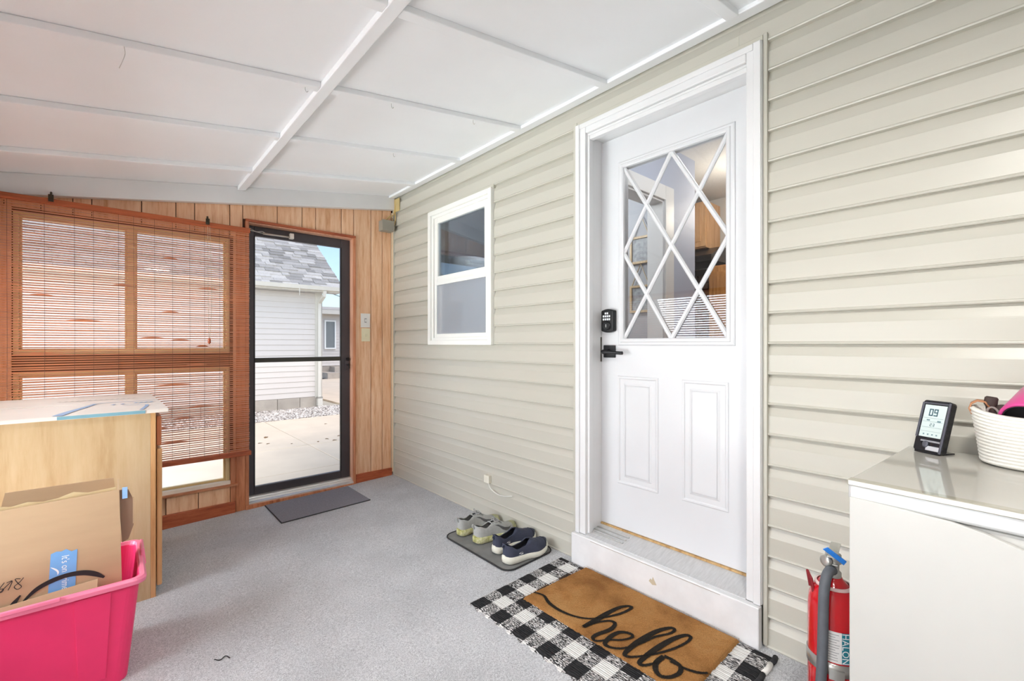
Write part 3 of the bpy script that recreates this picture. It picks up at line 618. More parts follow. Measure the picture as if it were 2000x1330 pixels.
# ================================================================== WALL ITEMS
def plate(z0, z1, x0, x1, mat, label, toggle):
    p = tag(empty('switch_plate', ((x0+x1)/2, 3.678, z0)), label, 'switch'); w = (x1-x0)/2; h = z1-z0
    bx('cover', mat, (-w, w, -.007, 0, 0, h), p, .002)
    if toggle:
        bx('toggle', mat, (-.006, .006, -.016, -.006, h/2-.012, h/2+.010), p, .001); bx('toggle_slot', M('slot_grey', (150, 148, 146), .6), (-.009, .009, -.0076, -.0068, h/2-.018, h/2+.018), p)
    else:
        bx('socket_face', mat, (-.018, .018, -.009, -.006, .02, h-.02), p, .002); bx('toggle', mat, (-.007, .007, -.016, -.008, h/2-.014, h/2+.006), p, .001)
plate(1.283, 1.400, 1.560, 1.640, M('switch_white', (236, 234, 230), .35), 'white toggle switch plate on cedar plank beside storm door', True)
plate(1.166, 1.276, 1.566, 1.640, M('switch_ivory', (236, 228, 196), .4), 'ivory switch plate just under the white switch plate', False)
jb = tag(empty('junction_box', (1.775, 3.66, 2.112)), 'grey electrical junction box in the upper wall corner', 'electrical box')
GJ = M('box_grey', (156, 152, 140), .5, .04)
bx('body', GJ, (-.055, .050, -.055, .018, 0, .088), jb, .003); bx('lid', GJ, (-.057, .052, -.061, -.055, -.002, .09), jb, .002)
mk('screw', MB().tube([(.035, -.061, .008), (.035, -.064, .008)], .004, 8), STEEL, jb)
WIRE = M('wire_yellow', (206, 176, 110), .5)
mk('wire', MB().tube(smooth_path([(-.02, -.03, .085), (.02, -.04, .13), (.055, -.04, .15), (.068, -.04, .22), (.07, -.03, .29)], 5), .004, 6), WIRE, jb, smooth=True)
mk('wire', MB().tube(smooth_path([(.05, -.04, .03), (.066, -.05, .10), (.066, -.045, .2), (.072, -.04, .29)], 5), .004, 6), WIRE, jb, smooth=True)
bx('torn_liner', M('liner_tan', (206, 184, 130), .6, .1), (.068, .0755, -.115, -.012, .175, .285), jb)
cb = tag(empty('cable_box', (1.852, 2.325, .238)), 'small cream cable box with a white cord low on the siding', 'cable box')
bx('body', M('box_cream', (226, 222, 206), .5), (-.022, 0, -.026, .026, 0, .048), cb, .002)
mk('cord', MB().tube(smooth_path([(-.012, -.01, .0), (-.016, -.04, -.03), (-.012, -.10, -.05), (-.012, -.17, -.046), (-.01, -.24, -.03)], 5), .003, 6), M('cord_white', (228, 226, 218), .5), cb, smooth=True)
# ceiling hooks and loose wires
for x, y, L, lab in ((.03, 1.97-.02, .075, 'thin loose wire dangling from a ceiling batten'),):
    zz = zc(x)-.026
    o = tag(mk('ceiling_wire', MB().tube(smooth_path([(x, y, zz+.003), (x+.003, y, zz-.02), (x-.002, y-.003, zz-L*.6), (x-.012, y, zz-L)], 4), .0009, 5), STEEL), lab, 'wire')
for x, y in ((.60, 1.97), (.98, 1.96), (1.45, 1.955), (1.30, 2.575), (.45, 1.345)):
    zz = zc(x)-.024
    o = mk('cup_hook', MB().tube(smooth_path([(x, y, zz+.004), (x, y, zz-.012), (x+.006, y, zz-.020), (x+.011, y, zz-.013)], 4), .0013, 5), STEEL)
    tag(o, 'tiny metal screw hook in a white ceiling batten', 'hook', 'screw hooks in the ceiling battens')

# ================================================================== MATS
def check_mat():
    m, nt, b = base('buffalo_check'); tc = N(nt, 'ShaderNodeTexCoord'); sx = N(nt, 'ShaderNodeSeparateXYZ'); nt.links.new(tc.outputs['Object'], sx.inputs[0])
    def stripe(sock, off, per):
        a = N(nt, 'ShaderNodeMath', operation='ADD'); a.inputs[1].default_value = off; nt.links.new(sock, a.inputs[0])
        d = N(nt, 'ShaderNodeMath', operation='DIVIDE'); d.inputs[1].default_value = per; nt.links.new(a.outputs[0], d.inputs[0])
        f = N(nt, 'ShaderNodeMath', operation='FRACT'); nt.links.new(d.outputs[0], f.inputs[0])
        l = N(nt, 'ShaderNodeMath', operation='LESS_THAN'); l.inputs[1].default_value = .5; nt.links.new(f.outputs[0], l.inputs[0]); return l.outputs[0]
    def mth(op, a, v):
        n = N(nt, 'ShaderNodeMath', operation=op); nt.links.new(a, n.inputs[0])
        if isinstance(v, (int, float)): n.inputs[1].default_value = v
        else: nt.links.new(v, n.inputs[1])
        return n.outputs[0]
    A = stripe(sx.outputs[0], -1.232+.035+1.42, .1425); B = stripe(sx.outputs[1], -1.609+.035+1.39*2, .139)
    s = mth('ADD', A, B)                                   # 2 black, 1 tweed, 0 white
    v = coords(nt, (420, 75, 100)); tw = noise(nt, v, 1, 2, .7)
    t1 = N(nt, 'ShaderNodeMapRange'); t1.inputs[1].default_value = .49; t1.inputs[2].default_value = .56; nt.links.new(tw, t1.inputs[0])
    isb = mth('GREATER_THAN', s, 1.5); isw = mth('LESS_THAN', s, .5)
    tweed = ramp(nt, t1.outputs[0], [(0, (44, 43, 44)), (1, (224, 222, 220))])
    fb = noise(nt, coords(nt, (300, 40, 1)), 1); blk = ramp(nt, fb, [(.3, (30, 30, 32)), (.75, (62, 61, 62))]); wht = ramp(nt, fb, [(.25, (206, 204, 200)), (.7, (236, 235, 232))])
    m1 = N(nt, 'ShaderNodeMix', data_type='RGBA'); nt.links.new(isb, m1.inputs[0]); nt.links.new(tweed, m1.inputs[6]); nt.links.new(blk, m1.inputs[7])
    m2 = N(nt, 'ShaderNodeMix', data_type='RGBA'); nt.links.new(isw, m2.inputs[0]); nt.links.new(m1.outputs[2], m2.inputs[6]); nt.links.new(wht, m2.inputs[7])
    nt.links.new(m2.outputs[2], b.inputs['Base Color']); b.inputs['Roughness'].default_value = .95; b.inputs['Specular IOR Level'].default_value = .1
    w = N(nt, 'ShaderNodeMath', operation='SINE'); nt.links.new(mth('MULTIPLY', sx.outputs[0], 2*math.pi/.0089), w.inputs[0]); bumpn(nt, b, w.outputs[0], .45, .003); return m
rug = tag(empty('check_rug', (0, 0, 0)), 'black and white buffalo check woven rug under the coir mat', 'rug')
RX0, RX1, RY0, RY1 = 1.196, 1.806, .602, 1.648
rows = []; nx, ny = 70, 120
for i in range(nx+1):
    row = []
    for j in range(ny+1):
        u, v = i/nx, j/ny; y = RY0+(RY1-RY0)*v; x = RX0+(RX1-RX0)*u
        if i < 6: x += .006*math.sin(y*2*math.pi/.0695)*(1-i/6)
        e = min(i, nx-i, j, ny-j); z = fz(x)+.0012+.0075*min(1, e/2)+.0012*math.sin(x*300)*(e > 0)
        row.append((x, y, z))
    rows.append(row)
mk('weave', MB().grid(rows), check_mat(), rug, smooth=True)
HEMB = M('hem_black', (44, 43, 45), .95, .2, 90); HEMW = M('hem_white', (226, 224, 218), .95, .08, 90)
for k in range(9):
    xa = RX0+.07*k+.0; xb = min(RX1, xa+.07); y = RY0-.004
    mk('hem', MB().tube([(xa+.003, y, fz(xa)+.0095), ((xa+xb)/2, y-.003, fz(xa)+.011), (xb-.003, y, fz(xb)+.0095)], .0095, 8), HEMB if k % 2 == 0 else HEMW, rug, smooth=True)
# coir doormat
def coir():
    m, nt, b = base('coir'); v = coords(nt); f = noise(nt, v, 330, 3, .75); f2 = noise(nt, v, 5, 4, .6); f3 = noise(nt, v, 90, 2, .6)
    c = ramp(nt, f2, [(.32, (164, 114, 66)), (.5, (200, 144, 86)), (.7, (216, 164, 104))]); d = ramp(nt, f, [(.25, (150, 150, 150)), (.5, (236, 236, 236)), (.8, (255, 255, 255))])
    mi = N(nt, 'ShaderNodeMix', data_type='RGBA', blend_type='MULTIPLY'); mi.inputs[0].default_value = 1; nt.links.new(c, mi.inputs[6]); nt.links.new(d, mi.inputs[7]); nt.links.new(mi.outputs[2], b.inputs['Base Color'])
    b.inputs['Roughness'].default_value = .95; b.inputs['Specular IOR Level'].default_value = .08; bumpn(nt, b, f, .9, .006); return m
dm = tag(empty('coir_doormat', (0, 0, 0)), 'brown coir doormat with black script lettering by the entry step', 'doormat')
COIR = coir(); q = [(1.388, 1.496), (1.798, 1.470), (1.792, .720), (1.392, .722)]
rows = []; nx, ny = 60, 110; rr = random.Random(4)
for i in range(nx+1):
    row = []
    for j in range(ny+1):
        u, v = i/nx, j/ny
        x = (q[0][0]*(1-v)+q[3][0]*v)*(1-u)+(q[1][0]*(1-v)+q[2][0]*v)*u; y = (q[0][1]*(1-u)+q[1][1]*u)*(1-v)+(q[3][1]*(1-u)+q[2][1]*u)*v
        e = min(i, nx-i, j, ny-j)
        if e == 0: x += rr.uniform(-.002, .002); y += rr.uniform(-.002, .002)
        row.append((x, y, fz(x)+(.010 if e == 0 else .0235 if e > 1 else .021)+rr.uniform(-.0008, .0008)))
    rows.append(row)
mk('pile', MB().grid(rows), COIR, dm, smooth=False)
fb = MB(); rr = random.Random(9)
def qpt(u, v):
    return ((q[0][0]*(1-v)+q[3][0]*v)*(1-u)+(q[1][0]*(1-v)+q[2][0]*v)*u, (q[0][1]*(1-u)+q[1][1]*u)*(1-v)+(q[3][1]*(1-u)+q[2][1]*u)*v)
for k in range(16000):
    if k < 2600: u, v = random.choice(((0, rr.random()), (1, rr.random()), (rr.random(), 0), (rr.random(), 1)))
    else: u, v = rr.random(), rr.random()
    x, y = qpt(u, v); a = rr.uniform(0, 6.28); L = rr.uniform(.003, .007); z = fz(x)+.022; w = .0004
    dx, dy = math.cos(a)*L*.6, math.sin(a)*L*.6
    fb.add([(x-dy*.1, y+dx*.1, z), (x+dy*.1, y-dx*.1, z), (x+dx, y+dy, z+L*.5)], [(0, 1, 2)])
mk('coir_fibres', fb, COIR, dm, kind='stuff')
hello = [
 ([(1.442, 1.479), (1.454, 1.431), (1.431, 1.373), (1.426, 1.303), (1.442, 1.233), (1.477, 1.181), (1.531, 1.145), (1.597, 1.117), (1.656, 1.109), (1.661, 1.124), (1.626, 1.146), (1.558, 1.157), (1.485, 1.161), (1.414, 1.169)], [.007, .011, .016, .014, .010, .009, .010, .012, .013, .013, .016, .022, .026, .018]),
 ([(1.414, 1.169), (1.472, 1.151), (1.52, 1.12), (1.521, 1.094), (1.479, 1.086), (1.411, 1.104), (1.386, 1.099), (1.385, 1.08), (1.421, 1.055), (1.464, 1.016), (1.503, 1.001), (1.513, 1.019), (1.491, 1.051), (1.442, 1.059), (1.396, 1.05), (1.394, 1.024), (1.424, .989), (1.491, .96), (1.566, .942), (1.624, .914), (1.659, .912), (1.655, .931), (1.593, .957), (1.486, .971), (1.409, .969), (1.399, .953), (1.428, .926), (1.484, .892), (1.558, .86), (1.628, .844), (1.662, .848), (1.66, .867), (1.6, .89), (1.504, .904), (1.411, .908), (1.403, .89), (1.443, .867), (1.481, .86)],
  [.012, .010, .011, .014, .019, .017, .013, .010, .009, .009, .010, .012, .016, .020, .017, .012, .009, .009, .010, .010, .012, .015, .021, .024, .017, .012, .009, .009, .010, .010, .012, .015, .021, .024, .017, .012, .010, .010]),
 ([(1.495, .865), (1.44, .864), (1.404, .834), (1.412, .804), (1.453, .786), (1.488, .795), (1.5, .825), (1.498, .863)], [.018, .020, .016, .014, .015, .016, .014, .014]),
 ([(1.489, .835), (1.493, .786), (1.508, .745), (1.53, .719)], [.010, .010, .011, .009])]
ink = MB(); INK = M('coir_ink', (46, 42, 38), .95, .25, 300, .8, 300, spec=.05, bdist=.004)
for n_, (pts, w) in enumerate(hello): ribbon(ink, pts, w, lambda a, b: (a, b, fz(a)+.0262), 7)
mk('lettering', ink, INK, dm, label='black cursive word hello')
ft = MB(); rr = random.Random(2)
for (pts, w) in hello:
    for p in smooth_path([(a, b, c) for (a, b), c in zip(pts, w)], 40):
        for _ in range(3):
            a = rr.uniform(0, 6.28); r0 = p.z/2*rr.uniform(.7, 1.0); x = p.x+math.cos(a)*r0; y = p.y+math.sin(a)*r0; L = .005
            ft.add([(x-math.sin(a)*.0008, y+math.cos(a)*.0008, fz(x)+.0264), (x+math.sin(a)*.0008, y-math.cos(a)*.0008, fz(x)+.0264), (x+math.cos(a)*L*.7, y+math.sin(a)*L*.7, fz(x)+.0262)], [(0, 1, 2)])
mk('ink_fibres', ft, INK, dm, kind='stuff')
# shoe tray mat
def rounded(x0, x1, y0, y1, r, n=6):
    out = []
    for cx, cy, a0 in ((x1-r, y1-r, 0), (x0+r, y1-r, 90), (x0+r, y0+r, 180), (x1-r, y0+r, 270)):
        for k in range(n+1): a = R(a0+90*k/n); out.append((cx+r*math.cos(a), cy+r*math.sin(a)))
    return out
tm = tag(empty('shoe_mat', (0, 0, 0)), 'thin grey shoe mat with dark bound edge beneath the shoes', 'mat')
o1 = rounded(1.492, 1.838, 1.722, 2.308, .055)
mk('felt', MB().rings([[(x, y, fz(x)+.001) for x, y in o1], [(x, y, fz(x)+.006) for x, y in o1]]), M('mat_grey', (120, 120, 118), .9, .12, 14, .3, 260), tm)
mk('bound_edge', MB().tube([(x, y, fz(x)+.005) for x, y in o1+[o1[0]]], .0045, 6), M('edge_dark', (44, 44, 44), .8), tm, smooth=True)
# ribbed door mat
rm = tag(empty('ribbed_mat', (0, 0, 0)), 'charcoal ribbed door mat at the storm door threshold', 'mat')
mk('backing', MB().hexa([(.83, 3.215, fz(.83)+.0005), (1.435, 3.205, fz(1.435)+.0005), (1.428, 3.63, fz(1.428)+.0005), (.83, 3.645, fz(.83)+.0005), (.83, 3.215, fz(.83)+.006), (1.435, 3.205, fz(1.435)+.006), (1.428, 3.63, fz(1.428)+.006), (.83, 3.645, fz(.83)+.006)]), M('mat_backing', (54, 54, 58), .8), rm)
rb = MB()
for k in range(52):
    t = (k+.5)/52; y0 = 3.219+t*.42; y1 = 3.209+t*.415; w = .0027
    rb.hexa([(.834, y0-w, fz(.834)+.005), (1.431, y1-w, fz(1.431)+.005), (1.431, y1+w, fz(1.431)+.005), (.834, y0+w, fz(.834)+.005), (.834, y0-w*.6, fz(.834)+.0095), (1.431, y1-w*.6, fz(1.431)+.0095), (1.431, y1+w*.6, fz(1.431)+.0095), (.834, y0+w*.6, fz(.834)+.0095)])
mk('ribs', rb, M('rib_grey', (140, 138, 146), .95, .2, 220, .3, 300), rm, kind='stuff')

# ================================================================== SHOES
def interp(tab, s):
    for (a, b), (c, d) in zip(tab[:-1], tab[1:]):
        if s <= c:
            t = (s-a)/(c-a) if c > a else 0; t = t*t*(3-2*t); return b+(d-b)*t
    return tab[-1][1]
def make_shoe(name, loc, rz, side, P):
    L = P['L']; root = empty(name, loc, (0, TILT, rz))
    W = [(0, .029), (.15, .0335), (.4, .031), (.68, .046), (.85, .042), (1, .034)]
    def half(s):
        w = interp(W, s)
        if s < .1: w *= math.sqrt(max(0, 1-((.1-s)/.1)**2))*.999+.001
        if s > .80: w *= math.sqrt(max(0, 1-((s-.80)/.20)**2))
        return w
    def cy(s): return side*(.010*math.sin(math.pi*min(1, s*1.05))-.008*max(0, s-.6)*2)
    def spring(s): return .018*max(0, (s-.72)/.28)**2+.006*max(0, (.10-s)/.10)**2
    def stop(s): return interp(P['sole'], s)+spring(s)
    ss = [0.002]+[.5-.5*math.cos(math.pi*k/26) for k in range(1, 26)]+[.998]
    def outline(scale, zf):
        a = [(s*L, cy(s)+half(s)*scale, zf(s)) for s in ss]; b = [(s*L, cy(s)-half(s)*scale, zf(s)) for s in reversed(ss)]
        cx = L*.5
        return [(cx+(x-cx)*(1+(scale-1)*.35), y, z) for x, y, z in a+b]
    f = P['flare']
    so = MB().rings([outline(.90, lambda s: spring(s)), outline(1.0*f, lambda s: spring(s)+.005), outline(1.03*f, lambda s: spring(s)+.5*(stop(s)-spring(s))), outline(1.0*f, lambda s: stop(s)-.003), outline(.94, lambda s: stop(s))])
    sole = mk('sole', so, P['solem'], root, smooth=True)
    def surf(s, k, sg, off=0):
        # k 0 at the sole, 1 at the collar / top centre line
        w = half(s)*.97; g_ = min(interp(P['open'], s), w*.86); c = interp(P['top'], s)+spring(s); z0 = stop(s)-.004
        a = k*math.pi/2; p = P.get('p', .62)
        y = g_+(w-g_)*(math.cos(a)**p if math.cos(a) > 1e-6 else 0)+off*math.cos(a); z = z0+(c-z0)*math.sin(a)**.9+off*math.sin(a)
        return (s*L+(-off if s < .06 else 0), cy(s)+sg*y, z)
    us = [.012, .03, .06]+[.1+.03*k for k in range(28)]+[.965, .985]
    kn = 9
    for sg in (1, -1):
        pass
    up_ = MB()
    for sg in (1, -1): up_.grid([[surf(s, k/kn, sg) for k in range(kn+1)] for s in us])
    back = [surf(.012, k/kn, 1) for k in range(kn+1)]; back2 = [surf(.012, k/kn, -1) for k in range(kn+1)]; up_.grid([back, back2])
    frn = [surf(.985, k/kn, 1) for k in range(kn+1)]; fr2 = [surf(.985, k/kn, -1) for k in range(kn+1)]; up_.grid([frn, fr2])
    mk('upper', up_, P['upm'], root, smooth=True)
    li = MB()
    for sg in (1, -1): li.grid([[surf(s, k/kn, sg, -.0035) for k in range(2, kn+1)] for s in us if s < .62])
    li.grid([[(s*L, cy(s)+half(s)*.8*t, stop(s)+.004) for t in (-1, -.5, 0, .5, 1)] for s in us if s < .66])
    li.grid([[surf(.03, k/kn, 1, -.002) for k in range(2, kn+1)], [surf(.03, k/kn, -1, -.002) for k in range(2, kn+1)]])
    mk('lining', li, P['lin'], root, smooth=True)
    # collar piping
    col = [surf(s, 1, 1, .0005) for s in us if s <= P['cend']]; col2 = [surf(s, 1, -1, .0005) for s in us if s <= P['cend']]
    mk('collar', MB().tube(list(reversed(col))+col2, .0028, 6), P['colm'], root, smooth=True)
    return root, surf, sole, stop, cy, half
SNK = M('grey_mesh_upper', (176, 177, 174), .85, .07, 60, .4, 700); SNKD = M('grey_lining', (120, 120, 118), .9, .15, 60)
def dirty_sole():
    m, nt, b = base('grass_stained_foam'); v = coords(nt); f = noise(nt, v, 30, 4, .7); f2 = noise(nt, v, 110, 3, .6)
    nt.links.new(ramp(nt, f, [(.35, (150, 150, 84)), (.5, (196, 194, 136)), (.68, (226, 222, 190))]), b.inputs['Base Color']); b.inputs['Roughness'].default_value = .85; bumpn(nt, b, f2, 1.0, .006); return m
DS = dirty_sole(); LACE = M('lace_grey', (150, 150, 148), .9, .2, 200); SWO = M('logo_dark_grey', (92, 92, 92), .6); TOEST = M('stained_toe', (178, 178, 140), .9, .15, 40)
sneaker = dict(L=.292, sole=[(0, .040), (.5, .034), (.8, .027), (1, .022)], top=[(0, .098), (.08, .094), (.22, .079), (.38, .096), (.5, .100), (.62, .083), (.8, .060), (.92, .050), (1, .036)], open=[(0, .018), (.06, .020), (.2, .026), (.38, .020), (.56, .008), (.60, 0), (1, 0)], solem=DS, upm=SNK, lin=SNKD, colm=SNK, flare=1.10, cend=.56)
def swoosh(s):  # centre line (s along shoe, k up the side), width
    pass
def sneakers(loc, rz, side, label):
    r, surf, sole, stop, cy, half = make_shoe('running_shoe', loc, rz, side, sneaker); tag(r, label, 'shoe', 'pair of grey running shoes')
    L = sneaker['L']
    rows = []
    for k in range(7): s = .36+.045*k; rows.append([(s*L, cy(s)-.017, .070+sneaker_top(s)*.0), (s*L, cy(s), .0+interp(sneaker['top'], s)+.001), (s*L, cy(s)+.017, .070)])
    tg = MB().grid([[(s*L, cy(s)+y, interp(sneaker['top'], s)-.004-abs(y)*.25+(.016 if s < .40 else 0)) for y in (-.02, -.01, 0, .01, .02)] for s in (.35, .40, .46, .52, .58, .62)])
    mk('tongue', tg, SNK, r, smooth=True, solid=.004)
    lc = MB()
    for k in range(5):
        s = .44+.035*k; a = surf(s, .84, 1, .003); b = surf(s+.02, .84, -1, .003); c = surf(s+.02, .84, 1, .003); d = surf(s, .84, -1, .003)
        mid = lambda p, q_: ((p[0]+q_[0])/2, (p[1]+q_[1])/2, interp(sneaker['top'], s)+.005)
        lc.tube([a, mid(a, b), b], .0022, 5); lc.tube([c, mid(c, d), d], .0022, 5)
    s = .45; t0 = (s*L, cy(s), .105)
    for sg in (1, -1):
        lc.tube(smooth_path([t0, (s*L+.006, cy(s)+sg*.018, .122), (s*L+.012, cy(s)+sg*.034, .112), (s*L+.004, cy(s)+sg*.022, .101), t0], 5), .002, 5)
        lc.tube(smooth_path([t0, (s*L+.02, cy(s)+sg*.02, .108), (s*L+.032, cy(s)+sg*.036, .092)], 5), .002, 5)
    mk('laces', lc, LACE, r, smooth=True)
    mk('heel_tab', MB().tube(smooth_path([(.004, cy(0), .084), (-.010, cy(0), .100), (-.006, cy(0), .112), (.006, cy(0), .100)], 4), .004, 6), SNK, r, smooth=True)
    mk('toe_guard', MB().grid([[surf(s, k/8, sg_, .0015) for sg_, k in [(1, j) for j in range(9)]+[(-1, j) for j in range(7, -1, -1)]] for s in (.86, .89, .92, .95, .97, .985)]), TOEST, r, smooth=True)
    for sg in (1, -1):
        bot = [(.43, .56), (.475, .34), (.53, .20), (.60, .17), (.67, .23), (.74, .38), (.83, .62)]; tp = [(.43, .56), (.485, .46), (.55, .40), (.62, .40), (.68, .45), (.75, .53), (.83, .62)]
        # hook at the heel end, tail toward the collar
        flip = lambda p: (1.24-p[0], p[1])
        mk('side_logo', MB().grid([[surf(*(flip(p)), sg, .0016) for p in (a, ((a[0]+b[0])/2, (a[1]+b[1])/2), b)] for a, b in zip(bot, tp)]), SWO, r, smooth=True)
    # lumpy foam wedges on the sole sides
    lp = MB(); rr = random.Random(int(abs(loc[1])*1000))
    for sg in (1, -1):
        for k in range(46):
            s = rr.uniform(.03, .93); z = rr.uniform(.012, .03)+.018*max(0, (s-.72)/.28)**2; w = half(s)*1.11
            x = s*L; y = cy(s)+sg*w; d = rr.uniform(.004, .008)
            lp.add([(x-d, y-sg*.004, z-d*.4), (x+d, y-sg*.004, z-d*.5), (x+d*.5, y-sg*.004, z+d*.7), (x, y+sg*.0025, z)], [(0, 1, 3), (1, 2, 3), (2, 0, 3)])
    mk('tread_lumps', lp, DS, sole, kind='stuff')
def sneaker_top(s): return interp(sneaker['top'], s)
def shz(x): return fz(x)+.0072
sneakers((1.548, 2.235, shz(1.55)), R(-3), 1, 'grey running shoe with grass-stained sole, the one farther from the navy shoes')
sneakers((1.560, 2.092, shz(1.55)), R(-5), -1, 'grey running shoe with grass-stained sole, the one next to the navy shoes')
NAVY = M('navy_knit', (62, 66, 84), .8, .08, 70, .3, 700); NAVYD = M('navy_lining', (30, 31, 38), .9, .1, 50)
OFFW = M('off_white_sole', (224, 222, 208), .75, .05, 25, .4, 90)
slip = dict(L=.288, sole=[(0, .040), (.45, .034), (.8, .028), (1, .024)], top=[(0, .098), (.07, .092), (.24, .066), (.40, .073), (.53, .094), (.58, .094), (.70, .079), (.82, .068), (.93, .058), (1, .042)], open=[(0, .016), (.06, .020), (.22, .027), (.40, .026), (.52, .016), (.575, 0), (1, 0)], solem=OFFW, upm=NAVY, lin=NAVYD, colm=NAVY, flare=1.10, cend=.56, p=.5)
def slipon(loc, rz, side, label):
    r, surf, sole, stop, cy, half = make_shoe('slip_on_shoe', loc, rz, side, slip); tag(r, label, 'shoe', 'pair of navy slip-on shoes')
    for sg in (1, -1):
        mb = MB(); pts = [(.335, .30), (.30, .33), (.265, .31), (.275, .24), (.315, .22), (.318, .15), (.28, .11), (.235, .13)]
        ribbon(mb, [(a, b) for a, b in pts], [.012, .03, .04, .04, .04, .04, .03, .012], lambda a, b: surf(a, b, sg, .0014), 4)
        mk('side_logo', mb, M('logo_silver', (206, 208, 210), .4) if 'logo_silver' not in bpy.data.materials else bpy.data.materials['logo_silver'], r)
        ribbon_line = [surf(s, .30+.25*(s-.6)/.35, sg, .0012) for s in (.6, .7, .8, .9, .95)]
    # seam over the toe
    mk('toe_seam', MB().tube([surf(.90, k/8, 1, .001) for k in range(9)]+[surf(.90, k/8, -1, .001) for k in range(7, -1, -1)], .0014, 5), NAVYD, r, smooth=True)
    mk('heel_pull', MB().tube(smooth_path([(.006, cy(0), .078), (-.006, cy(0), .094), (.004, cy(0), .102)], 4), .004, 6), NAVY, r, smooth=True)
slipon((1.562, 1.915, shz(1.56)), R(-2), 1, 'navy slip-on shoe with off-white sole, the one beside the running shoes')
slipon((1.530, 1.795, shz(1.55)), R(-6), -1, 'navy slip-on shoe with off-white sole, the one beside the check rug')

# ================================================================== CABINET, FLAT CARTON, TOTE, BOX
cx0, cy0 = .163, 2.721
cbn = tag(empty('base_cabinet', (cx0, cy0, fz(.0))), 'light maple base cabinet standing in front of the bamboo blind', 'cabinet')
ch = .825-fz(0)
bx('side_panel', MAPLE, (-.585, -.026, 0, .016, 0, ch), cbn, .001)
bx('side_panel', MAPLE, (-.585, -.026, .72, .736, 0, ch), cbn, .001)
bx('back_panel', MAPLE, (-.585, -.575, .016, .72, 0, ch), cbn)
bx('bottom_panel', MAPLE, (-.575, -.026, .016, .72, .10, .116), cbn); bx('top_stretcher', MAPLE, (-.12, -.026, .016, .72, ch-.02, ch), cbn); bx('top_stretcher', MAPLE, (-.575, -.48, .016, .72, ch-.02, ch), cbn)
fm = MB()
for d in [(0, .04, 0, ch), (.696, .736, 0, ch), (.04, .696, ch-.04, ch), (.04, .696, ch-.19, ch-.15), (.04, .696, .10, .14)]: fm.box(-.026, -.006, *d)
mk('face_frame', fm, MAPLEF, cbn, bevel=.002)
for k in range(1):
    dr = bx('drawer_front', DRAWER, (-.003, .016, .012, .724, ch-.165, ch-.025), cbn, .004); mk('knob', MB().tube([(.016, .37, ch-.095), (.026, .37, ch-.095), (.038, .37, ch-.095)], [.006, .006, .014], 12), STEEL, dr, smooth=True)
for a, b in ((.008, .364), (.372, .728)):
    d_ = bx('cabinet_door', MAPLEF, (-.003, .018, a, b, .05, ch-.18), cbn, .006); bx('door_panel', MAPLEF, (.016, .022, a+.06, b-.06, .12, ch-.25), d_, .004)
fc = tag(empty('flat_carton', (0, 0, .8265)), 'flattened pale printed carton lying on the maple cabinet', 'carton')
PALE = M('carton_pale', (226, 218, 208), .55, .03, 6); BLUEP = M('carton_blue', (150, 176, 206), .5, .08, 10); TEAL = M('carton_teal', (120, 164, 178), .5, .05)
def fcz(y): return .022
mk('lower_leaf', MB().hexa([(-.55, 2.655, 0), (.200, 2.652, 0), (.190, 3.06, .0), (-.55, 3.06, 0), (-.55, 2.655, .016), (.200, 2.652, .016), (.190, 3.06, .020), (-.55, 3.06, .020)]), PALE, fc, bevel=.002)
mk('upper_leaf', MB().hexa([(-.55, 3.065, .0), (.19, 3.065, 0), (.175, 3.50, 0), (-.55, 3.50, 0), (-.55, 3.065, .026), (.19, 3.065, .018), (.175, 3.50, .020), (-.55, 3.50, .024)]), PALE, fc, bevel=.002)
pr = MB(); pz = lambda a, b: (a, b, .0178+(b-2.655)*.0099)
ribbon(pr, [(-.17, 2.66), (-.14, 2.78), (-.10, 2.90), (-.06, 3.03)], [.035, .03, .022, .016], pz, 5); ribbon(pr, [(.10, 2.66), (.125, 2.80), (.13, 2.86)], .014, pz, 4); ribbon(pr, [(.13, 2.86), (.04, 2.90)], .006, pz, 3)
ribbon(pr, [(-.08, 3.052), (.10, 3.052), (.185, 3.052)], .008, pz, 3)
for k in range(4): ribbon(pr, [(.085+.02*k, 2.955), (.098+.02*k, 2.985)], .012, pz, 2)
for k in range(2): ribbon(pr, [(.0+.035*k, 2.94), (.012+.035*k, 2.965)], .012, pz, 2)
mk('blue_print', pr, BLUEP, fc)
bx('teal_edge', TEAL, (-.17, .115, 2.6505, 2.653, .001, .015), fc)
pr = MB()
for k in range(14): ribbon(pr, [(-.20+.022*k, 3.20), (-.19+.022*k, 3.23)], .010, lambda a, b: (a, b, .0255-(a+.2)*.0095), 2)
mk('embossed_print', pr, M('print_grey', (206, 198, 190), .6), fc)

